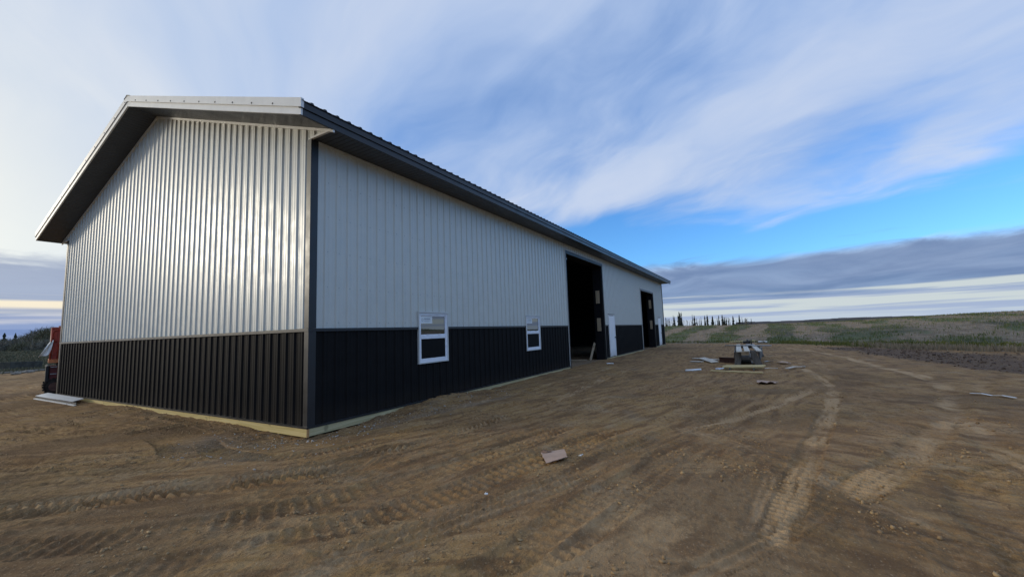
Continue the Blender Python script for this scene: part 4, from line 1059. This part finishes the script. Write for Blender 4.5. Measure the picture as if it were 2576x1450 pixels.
m = MB(); m.box((-0.04, 13.42, gl + 1.02), (2.3, 14.78, gl + 1.14)); m.build('deck', M['deck_orange'], lift, bevel=.01)
m = MB()
zt = gl + 2.16
def rail(p, q, r=.026): m.tube([p, q], r, 8)
for x, y in ((-0.0, 13.45), (0.16, 13.45), (1.1, 13.45), (2.25, 13.45), (-0.0, 14.74), (1.1, 14.74), (2.25, 14.74)): rail((x, y, gl + 1.13), (x, y, zt + (.05 if x == 0.16 else 0)))
for y in (13.45, 14.74):
    rail((0, y, zt - .02), (2.25, y, zt + .06)); rail((0, y, gl + 1.72), (2.25, y, gl + 1.72))
for zz in (zt - .02, gl + 1.72): rail((0, 13.45, zz), (0, 14.74, zz)); rail((2.25, 13.45, zz), (2.25, 14.74, zz))
# curved grab loops at the gate
for x0 in (0.015, 0.17):
    arc = [(x0, 13.43, gl + 1.5)] + [(x0 + .10 - .10 * math.cos(t), 13.43, zt - .18 + .10 * math.sin(t)) for t in np.linspace(0, math.pi / 2, 5)] + [(x0 + .3, 13.43, zt - .08)]
    m.tube(arc, .020, 8)
m.build('guard_rail', M['red'], lift, smooth=True)
m = MB(); m.box((0.03, 13.452, gl + 1.14), (2.22, 13.462, zt - .06)); m.build('side_panel', M['red'], lift)
m = MB(); m.box((0.012, 13.5, gl + 1.14), (0.022, 14.7, gl + 1.34)); m.build('toe_board', M['red'], lift)
lift.rotation_euler = (0, 0, rad(-11.6)); lift.location = (1.237, 13.946, lift.location.z)
# white plastic bag caught on the lift's rail
r = random.Random(4); m = MB(); cols = 7; rws = 8; P = {}
for i in range(cols + 1):
    for j in range(rws + 1):
        u, v = i / cols, j / rws; w_ = .05 + .12 * v
        P[i, j] = Vector((0.0 - .16 * v + (u - .5) * w_ * 1.4, 13.38 - .04 * math.sin(7 * u + 2 * v) - .03 * v, gl + 1.72 - .46 * v + .03 * (u - .5) * 2 + .015 * math.sin(9 * u + 5 * v)))
for i in range(cols):
    for j in range(rws):
        a, b_, c2, d = P[i, j], P[i + 1, j], P[i + 1, j + 1], P[i, j + 1]; m.quad(a, b_, c2, d); k_ = Vector((0, .03, 0)); m.quad(d + k_, c2 + k_, b_ + k_, a + k_)
tag(m.build('plastic_bag', M['white_plastic'], smooth=True), 'white plastic bag caught on the red lift rail and blowing outward', 'bag')

# low concrete block and a pale pole in the grass on the left
x0, y0, x1, y1 = 2.83, 36.38, 5.06, 39.95
def at_left(u_, dist):          # point on the ground at azimuth u_ (deg) and distance
    x = CAM.x + math.cos(rad(u_)) * dist; y = CAM.y + math.sin(rad(u_)) * dist; return x, y
m = MB(); p = at_left(80.6, 43.4); q = at_left(78.7, 45.0); m.beam((*p, gz(*p) + .27), (*q, gz(*q) + .27), .7, .58); tag(m.build('concrete_block', M['concrete'], bevel=.02), 'low dark concrete block lying in the grass left of the shed', 'block')
m = MB(); p = at_left(82.5, 39.6); q = at_left(76.6, 41.0); m.tube([(*p, gz(*p) + .09), (*q, gz(*q) + .13)], .07, 8); tag(m.build('pale_pole', M['stone'], smooth=True), 'long pale pole lying in the grass in front of the concrete block', 'pole')
for k, (aa, dd, ss, lb) in enumerate(((79.2, 38.0, .22, 'pale rock at the grass edge left of the lift, right one of two'), (79.9, 37.4, .17, 'small pale rock at the grass edge, left one of two'))):
    x, y = at_left(aa, dd); bm = bmesh.new(); bmesh.ops.create_icosphere(bm, subdivisions=2, radius=ss)
    for v in bm.verts: v.co *= 1 + .25 * math.sin(v.co.x * 19 + k) * math.cos(v.co.y * 17); v.co.z *= .55; v.co.x *= 1.5
    me2 = bpy.data.meshes.new('rock'); bm.to_mesh(me2); bm.free(); me2.materials.append(M['stone']); o = link('rock', me2); o.location = (x, y, gz(x, y) + .04); tag(o, lb, 'rock', 'pale rocks at the grass edge')

# ------------------------------------------------------------------ trees
def dir_pt(u, dist):
    """ground point in the direction of picture column u (2575 wide), used once to survey where the trees stand"""
    ang = math.atan((u - 1287.5) / FPX); a = YAW - ang
    return CAM.x + math.cos(a) * dist, CAM.y + math.sin(a) * dist
def spruce(x, y, h, w, label, seed, lean=0.0, sparse=1.0, cat='spruce tree', group='spruces in the far row'):
    r = random.Random(seed); z = gz(x, y) - .3
    t = thing('spruce_tree', (x, y, z), label, cat, group)
    m = MB(); m.tube([(x, y, z), (x + lean * .5, y, z + h * .55), (x + lean, y, z + h * .99)], [.02 * h + .05, .012 * h + .03, .015], 6); m.build('trunk', M['bark'], t)
    m = MB(); n = int(230 * sparse * (.6 + h / 14)); bands = [r.uniform(.35, 1.15) for _ in range(14)]
    gaps = [r.uniform(.15, .9) for _ in range(3)]
    for i in range(n):
        f = r.random() ** .85; zz = z + h * (.08 + .92 * f)
        if any(abs(f - g) < .025 for g in gaps) and r.random() < .7: continue
        R = w * ((1 - f) ** .62 * bands[min(13, int(f * 14))] * r.uniform(.45, 1.2) + .07); a = r.uniform(0, 2 * math.pi)
        d = Vector((math.cos(a), math.sin(a), 0)); s = Vector((-d.y, d.x, 0)); c0 = Vector((x + lean * f, y, zz))
        tip = c0 + d * R + Vector((0, 0, -R * r.uniform(.15, .5))); ww = R * r.uniform(.22, .42) + .05
        mid = c0 + d * R * .5 + Vector((0, 0, r.uniform(-.02, .10) * h * .2))
        m.quad(c0 + Vector((0, 0, .04 * h)), mid + s * ww, tip, mid - s * ww)
        m.tri(mid + s * ww * .5, tip + Vector((0, 0, -.05 * h)), c0 + Vector((0, 0, -.03 * h)))
    m.build('crown', M['needles_hazed'], t); return t
# (column, height above the eye line in picture px, width px, distance)
def px_tree(u, top, wpx, dist, label, seed, **k):
    x, y = dir_pt(u, dist); dep = dist * math.cos(math.atan((u - 1287.5) / FPX)); horiz = 819.5 - (u - 1690) * 0.0352
    zt = CAM.z + (horiz - top + 2.5) / FPX * dep; base = gz(x, y) - .3
    spruce(x, y, max(1.5, zt - base), wpx / FPX * dep * .5, label, seed, **k)
ZT = lambda x, y: ((2480 + x / 6.133) / 1.4913, (1160 + y / 6.133) / 1.4913)
far = [(62, 205, 40), (92, 232, 26), (124, 236, 24), (150, 232, 26), (200, 258, 22), (237, 170, 44), (262, 190, 40), (345, 160, 50), (372, 85, 66), (398, 108, 60), (428, 92, 40), (672, 150, 34), (716, 165, 60), (768, 230, 34),
       (838, 235, 18), (869, 205, 22), (955, 170, 52), (1013, 150, 66), (1130, 176, 70), (1236, 222, 26), (1274, 168, 46), (1356, 150, 60), (1400, 196, 50), (1442, 200, 50), (1490, 206, 30), (1522, 236, 26), (1600, 180, 74), (1745, 155, 54), (1804, 206, 26), (2012, 236, 26)]
ords = ['first', 'second', 'third', 'fourth', 'fifth', 'sixth', 'seventh', 'eighth', 'ninth', 'tenth', 'eleventh', 'twelfth', 'thirteenth', 'fourteenth', 'fifteenth', 'sixteenth', 'seventeenth', 'eighteenth', 'nineteenth', 'twentieth',
        'twenty-first', 'twenty-second', 'twenty-third', 'twenty-fourth', 'twenty-fifth', 'twenty-sixth', 'twenty-seventh', 'twenty-eighth', 'twenty-ninth', 'last']
for i, (x_, y_, w_) in enumerate(far):
    u_, v_ = ZT(x_, y_)
    ht = 'tall' if y_ < 172 else ('middling' if y_ < 215 else 'small')
    wd_ = 'broad' if w_ > 45 else 'thin'
    px_tree(u_, v_, w_ / 6.133 / 1.4913 * 1.45, 150 + (i * 37 % 23), f'{ht} {wd_} dark spruce, {ords[i]} from the shed in the far row', 100 + i, sparse=1.25 if w_ > 45 else 1.0)
def bare_tree(x, y, h, label, seed, w=.16, leafy=0, name='bare_tree', group='bare dead trees among the far spruces', cat='dead tree', spread=1.0):
    r = random.Random(seed); z = gz(x, y) - .3
    t = thing(name, (x, y, z), label, cat, group)
    m = MB(); m.tube([(x, y, z), (x + r.uniform(-.1, .1) * h * .3, y, z + h)], [w * .6, .02], 5); m.build('trunk', M['bark'], t)
    m = MB()
    for i in range(14 + leafy):
        f = r.uniform(.3, .98); c0 = Vector((x, y, z + h * f)); a = r.uniform(0, 6.28); R = h * .16 * (1.1 - f) * spread + .15
        tip = c0 + Vector((math.cos(a) * R, math.sin(a) * R, R * r.uniform(.1, .9))); s = Vector((0, 0, .03 + .012 * h)); m.tri(c0 - s, c0 + s, tip)
        if leafy:
            for _ in range(5):
                p = tip + Vector((r.uniform(-1, 1), r.uniform(-1, 1), r.uniform(-.8, .8))) * .35; e = .3; m.tri(p, p + Vector((r.uniform(-e, e), r.uniform(-e, e), r.uniform(-e, e))), p + Vector((r.uniform(-e, e), r.uniform(-e, e), r.uniform(-e, e))))
    m.build('branches' if not leafy else 'crown', M['twigs'], t)
for i, (x_, y_) in enumerate(((458, 245), (492, 262), (536, 240), (556, 262), (600, 270), (640, 250), (815, 250), (1188, 262), (1680, 252))):
    u_, v_ = ZT(x_, y_); dist = 168 + i; x, y = dir_pt(u_, dist); dep = dist * math.cos(math.atan((u_ - 1287.5) / FPX)); horiz = 819.5 - (u_ - 1690) * 0.0352
    bare_tree(x, y, max(2, CAM.z + (horiz - v_) / FPX * dep - gz(x, y) + .3), f'thin bare dead trunk, {ords[i]} of those standing between the far spruces', 300 + i)
u_, v_ = ZT(1890, 200); x, y = dir_pt(u_, 160); bare_tree(x, y, CAM.z + (812 - v_) / FPX * 130 - gz(x, y) + .3, 'thin round-headed bare tree, right of the last tall far spruces', 350, leafy=10, group='', cat='tree', name='bare_tree')
# left: pines and leafless brush beyond the pasture
for i, (u_, v_, w_) in enumerate(((10, 838, 26), (38, 838, 22), (78, 833, 20))):
    dist = 118 + 3 * i; x, y = dir_pt(u_, dist); dep = dist * math.cos(math.atan((u_ - 1287.5) / FPX)); horiz = 879.7 - u_ * 0.0357
    spruce(x, y, CAM.z + (horiz - v_) / FPX * dep - gz(x, y) + .3, w_ / FPX * dep * .38, ('leftmost', 'middle', 'rightmost')[i] + ' of the three dark pines above the brush at the left', 400 + i, sparse=1.4, cat='pine tree', group='pines above the left brush')
def brush(x, y, h, w, label, seed, leaf):
    r = random.Random(seed); z = gz(x, y) - .15
    t = thing('leafless_shrub', (x, y, z), label, 'shrub', 'leafless shrubs beyond the left pasture')
    m = MB()
    for i in range(9):
        a = r.uniform(0, 6.28); q = r.uniform(.1, .5) * w; m.tube([(x, y, z), (x + math.cos(a) * q * .5, y + math.sin(a) * q * .5, z + h * .45), (x + math.cos(a) * q, y + math.sin(a) * q, z + h * r.uniform(.8, 1.05))], [.06, .04, .012], 4, False)
    m.build('stems', M['bark'], t)
    m = MB()
    for i in range(1000):
        a = r.uniform(0, 6.28); f = r.random(); q = w * .6 * math.sqrt(r.random()) * (1.05 - f ** 3 * .6); p = Vector((x + math.cos(a) * q, y + math.sin(a) * q, z + h * f * r.uniform(.85, 1.0)))
        d = Vector((r.gauss(0, .5), r.gauss(0, .5), r.uniform(.2, 1))).normalized() * r.uniform(.35, 1.0); s = d.cross(Vector((r.random(), r.random(), .2))).normalized() * (.016 if r.random() < .7 else .045)
        m.tri(p - s, p + s, p + d)
    m.build('twigs', M[leaf], t)
for i, (u_, v_, w_, dist) in enumerate((u, v, w, d * 1.6) for u, v, w, d in ((8, 856, 50, 62), (30, 860, 50, 56), (55, 852, 50, 60), (70, 845, 46, 58), (90, 836, 50, 54), (108, 830, 50, 52), (124, 826, 50, 50), (140, 828, 50, 53), (20, 868, 60, 46), (75, 866, 60, 45), (118, 862, 60, 44), (100, 852, 44, 57))):
    x, y = dir_pt(u_, dist); dep = dist * math.cos(math.atan((u_ - 1287.5) / FPX)); horiz = 879.7 - u_ * 0.0357
    brush(x, y, max(.8, CAM.z + (horiz - v_) / FPX * dep - gz(x, y) + .15), w_ / FPX * dep, f'{"dense grey" if i % 2 else "dull brown"} leafless shrub, {ords[i]} of the brush at the left edge', 500 + i, 'twigs' if i % 3 else 'brush_leaf')

# ------------------------------------------------------------------ field growth (nobody could count it)
rng = np.random.RandomState(5)
def scatter(n, xr, yr, keep, size, name, mat, blades, label, up=1.0, wide=.35):
    x = rng.uniform(*xr, n); y = rng.uniform(*yr, n); k = keep(x, y) > rng.rand(n); x, y = x[k], y[k]
    s = size(x, y)
    jj = np.clip(np.searchsorted(gy, y) - 1, 0, nyv - 2); i2 = np.clip(np.searchsorted(gx, x) - 1, 0, nxv - 2)
    fx = (x - gx[i2]) / (gx[i2 + 1] - gx[i2]); fy = (y - gy[jj]) / (gy[jj + 1] - gy[jj])
    z = (_Z[jj, i2] * (1 - fx) + _Z[jj, i2 + 1] * fx) * (1 - fy) + (_Z[jj + 1, i2] * (1 - fx) + _Z[jj + 1, i2 + 1] * fx) * fy
    V = []
    for b_i in range(blades):
        a = rng.uniform(0, 2 * np.pi, len(x)); ln = s * rng.uniform(.6, 1.15, len(x)); tilt = rng.uniform(.1, .75, len(x)) * wide * 2
        ox, oy = np.cos(a) * s * .3 * wide, np.sin(a) * s * .3 * wide; w = s * wide * .28
        p0 = np.stack([x + ox - np.sin(a) * w, y + oy + np.cos(a) * w, z - .02], 1); p1 = np.stack([x + ox + np.sin(a) * w, y + oy - np.cos(a) * w, z - .02], 1)
        p2 = np.stack([x + ox + np.cos(a) * ln * tilt + np.sin(a) * w * .6, y + oy + np.sin(a) * ln * tilt - np.cos(a) * w * .6, z + ln * up], 1); p3 = p2 + np.stack([-np.sin(a) * w * 1.2, np.cos(a) * w * 1.2, ln * .05], 1)
        V.append(np.stack([p0, p1, p2, p3], 1))
    V = np.concatenate(V, 0).reshape(-1, 3).astype(np.float32); nq = len(V) // 4
    me = bpy.data.meshes.new(name); me.vertices.add(len(V)); me.vertices.foreach_set('co', V.ravel()); me.loops.add(nq * 4); me.polygons.add(nq)
    me.loops.foreach_set('vertex_index', np.arange(nq * 4, dtype=np.int32)); me.polygons.foreach_set('loop_start', np.arange(0, nq * 4, 4, dtype=np.int32)); me.polygons.foreach_set('loop_total', np.full(nq, 4, np.int32))
    me.update(); me.materials.append(M[mat]); return tag(link(name, me), label, None, None, 'stuff')
fs = field_s
vis = lambda x, y: ((x > 14) & (y < 12)).astype(float)
scatter(190000, (15, 105), (-58, 12), lambda x, y: vis(x, y) * sstep(.8, 2.5, fs(x, y)) * sstep(75, 35, fs(x, y)) * (swath(x, y) * .62) * sstep(-.25, .35, fbm(x * .35, y * .5, 3)), lambda x, y: .08 + .09 * rng.rand(len(x)), 'crop_regrowth', 'crop', 3, 'green crop regrowth over the field rows')
scatter(150000, (15, 105), (-58, 12), lambda x, y: vis(x, y) * sstep(.3, 1.8, fs(x, y)) * sstep(70, 30, fs(x, y)) * (1 - swath(x, y) * .75), lambda x, y: .06 + .08 * rng.rand(len(x)), 'stubble', 'stubble', 2, 'pale cut stubble between the green rows', wide=.2)
def edge_band(x, y):
    s = fs(x, y); d = np.exp(-((s - 1.3) / .9) ** 2)
    a = np.degrees(np.arctan2(y + 6.26, x + 4.2))
    gaps_ = sstep(-.2, .1, perlin(a * .22 + 3, a * 0 + .5)) * .75 + .25
    far_r = sstep(-9, -12, a)
    return d * gaps_ * vis(x, y) * (1 - far_r) + far_r * vis(x, y) * np.exp(-((s - 3.2) / .8) ** 2)
scatter(120000, (14, 42), (-30, 4), edge_band, lambda x, y: .07 + .14 * rng.rand(len(x)) ** 2, 'edge_weeds', 'crop_yellow', 3, 'yellow green weeds growing along the edge of the yard')
scatter(50000, (14, 34), (-30, -8), lambda x, y: np.exp(-((fs(x, y) - .9) / .8) ** 2) * sstep(-8, -11, np.degrees(np.arctan2(y + 6.26, x + 4.2))) * .8, lambda x, y: .12 + .12 * rng.rand(len(x)), 'dry_grass', 'stubble', 3, 'dry pale grass between the dark soil and the weeds', wide=.25)
scatter(60000, (-12, 16), (17, 62), lambda x, y: sstep(-1.5, 3, fs(x, y)) * .8, lambda x, y: .10 + .12 * rng.rand(len(x)), 'pasture_grass', 'brush_leaf', 2, 'dull short grass on the pasture left of the shed')
# clods and pebbles lying on the dirt
def clods(n, xr, yr, keep, size, name, mat, label, seed):
    rg = np.random.RandomState(seed)
    x = rg.uniform(*xr, n); y = rg.uniform(*yr, n); k = keep(x, y) > rg.rand(n); x, y = x[k], y[k]; n = len(x)
    jj = np.clip(np.searchsorted(gy, y) - 1, 0, nyv - 2); i2 = np.clip(np.searchsorted(gx, x) - 1, 0, nxv - 2); z = _Z[jj, i2]
    t_ = (1 + 5 ** .5) / 2
    IV = np.array([(-1, t_, 0), (1, t_, 0), (-1, -t_, 0), (1, -t_, 0), (0, -1, t_), (0, 1, t_), (0, -1, -t_), (0, 1, -t_), (t_, 0, -1), (t_, 0, 1), (-t_, 0, -1), (-t_, 0, 1)]) / 1.9
    IF = np.array([(0, 11, 5), (0, 5, 1), (0, 1, 7), (0, 7, 10), (0, 10, 11), (1, 5, 9), (5, 11, 4), (11, 10, 2), (10, 7, 6), (7, 1, 8), (3, 9, 4), (3, 4, 2), (3, 2, 6), (3, 6, 8), (3, 8, 9), (4, 9, 5), (2, 4, 11), (6, 2, 10), (8, 6, 7), (9, 8, 1)])
    s = size(rg, n)[:, None, None]; V = IV[None] * s * rg.uniform(.45, 1.4, (n, 12, 1)) * rg.uniform(.6, 1.35, (n, 1, 3)) * np.array([1, 1, .8])
    V = V + np.stack([x, y, z + s[:, 0, 0] * .18], 1)[:, None]
    F = (IF[None] + (np.arange(n) * 12)[:, None, None]).reshape(-1)
    me = bpy.data.meshes.new(name); me.vertices.add(n * 12); me.vertices.foreach_set('co', V.astype(np.float32).ravel()); me.loops.add(len(F)); me.polygons.add(len(F) // 3)
    me.loops.foreach_set('vertex_index', F.astype(np.int32)); me.polygons.foreach_set('loop_start', np.arange(0, len(F), 3, dtype=np.int32)); me.polygons.foreach_set('loop_total', np.full(len(F) // 3, 3, np.int32))
    me.update(); me.materials.append(M[mat]); return tag(link(name, me), label, None, None, 'stuff')
M['clod'] = leaf_mat('dry_clods', (0.17, 0.102, 0.050), (0.42, 0.285, 0.145), 2.0)
M['pebble'] = leaf_mat('pale_pebbles', (0.16, 0.14, 0.12), (0.55, 0.51, 0.45), 2.0)
out_b = lambda x, y: ~((x > -0.02) & (y > -0.02))
def clod_keep(x, y):
    c_ = sstep(.02, .42, fbm(x * .8 + 3, y * .8 + 8, 4, .6)); c_ = c_ + 1.0 * (np.exp(-((y + .35) / .35) ** 2) * (x > 0) + np.exp(-((x + .3) / .3) ** 2) * (y > 0))
    return np.clip(c_, 0, 1) * out_b(x, y)
clods(60000, (-3.6, 7), (-9.5, 7), clod_keep, lambda r_, n: .004 + .017 * r_.rand(n) ** 5.5, 'soil_clods', 'clod', 'dry crumbs and clods of soil scattered over the yard', 21)
clods(12000, (5, 26), (-16, 0), lambda x, y: dark_soil(x, y) ** 2, lambda r_, n: .012 + .045 * r_.rand(n) ** 4, 'turned_soil_clods', 'clod_dark', 'dark clods of turned soil along the right of the yard', 22) if M.setdefault('clod_dark', leaf_mat('dark_clods', (0.05, 0.032, 0.022), (0.15, 0.10, 0.068), 2.0)) else None
clods(3000, (-1.6, 5), (-1.6, 3.5), lambda x, y: out_b(x, y) * np.clip(np.exp(-((x + .5) ** 2 + (y - .3) ** 2) / .9) + .7 * np.exp(-((y + .55) / .3) ** 2) * (x > 0), 0, 1), lambda r_, n: .005 + .014 * r_.rand(n) ** 2, 'pebbles', 'pebble', 'pale pebbles spilled round the near corner of the shed', 23)

# far woods on the skyline
m = MB(); r = random.Random(9)
for i in range(420):
    a = rad(r.uniform(-40, 1.5)); d = r.uniform(520, 640); x, y = CAM.x + math.cos(a) * d, CAM.y + math.sin(a) * d; h = r.uniform(3.0, 6.0); w = r.uniform(4, 9); z = -6.0 + 8.2
    z0 = gz(x, y); s = Vector((-math.sin(a), math.cos(a), 0)) * w; f_ = Vector((math.cos(a), math.sin(a), 0)) * w * .6; top = CAM.z + (3.2 + 1.6 * math.sin(a * 30) + r.uniform(-1, 1)) * .3 + sstep(rad(-2), rad(-22), a) * 0.3
    c0 = Vector((x, y, z0 - 1)); tp = Vector((x, y, top + h * .12)); m.quad(c0 - s, c0 + f_ - s * .2, tp, tp - s * .5); m.quad(c0 + s, tp + s * .5, tp, c0 - f_ + s * .2); m.quad(c0 - s - f_, c0 + s - f_, tp + s * .6, tp - s * .6)
tag(m.build('far_woods', M['woods']), 'thin dark line of woods on the horizon beyond the field', None, None, 'stuff')
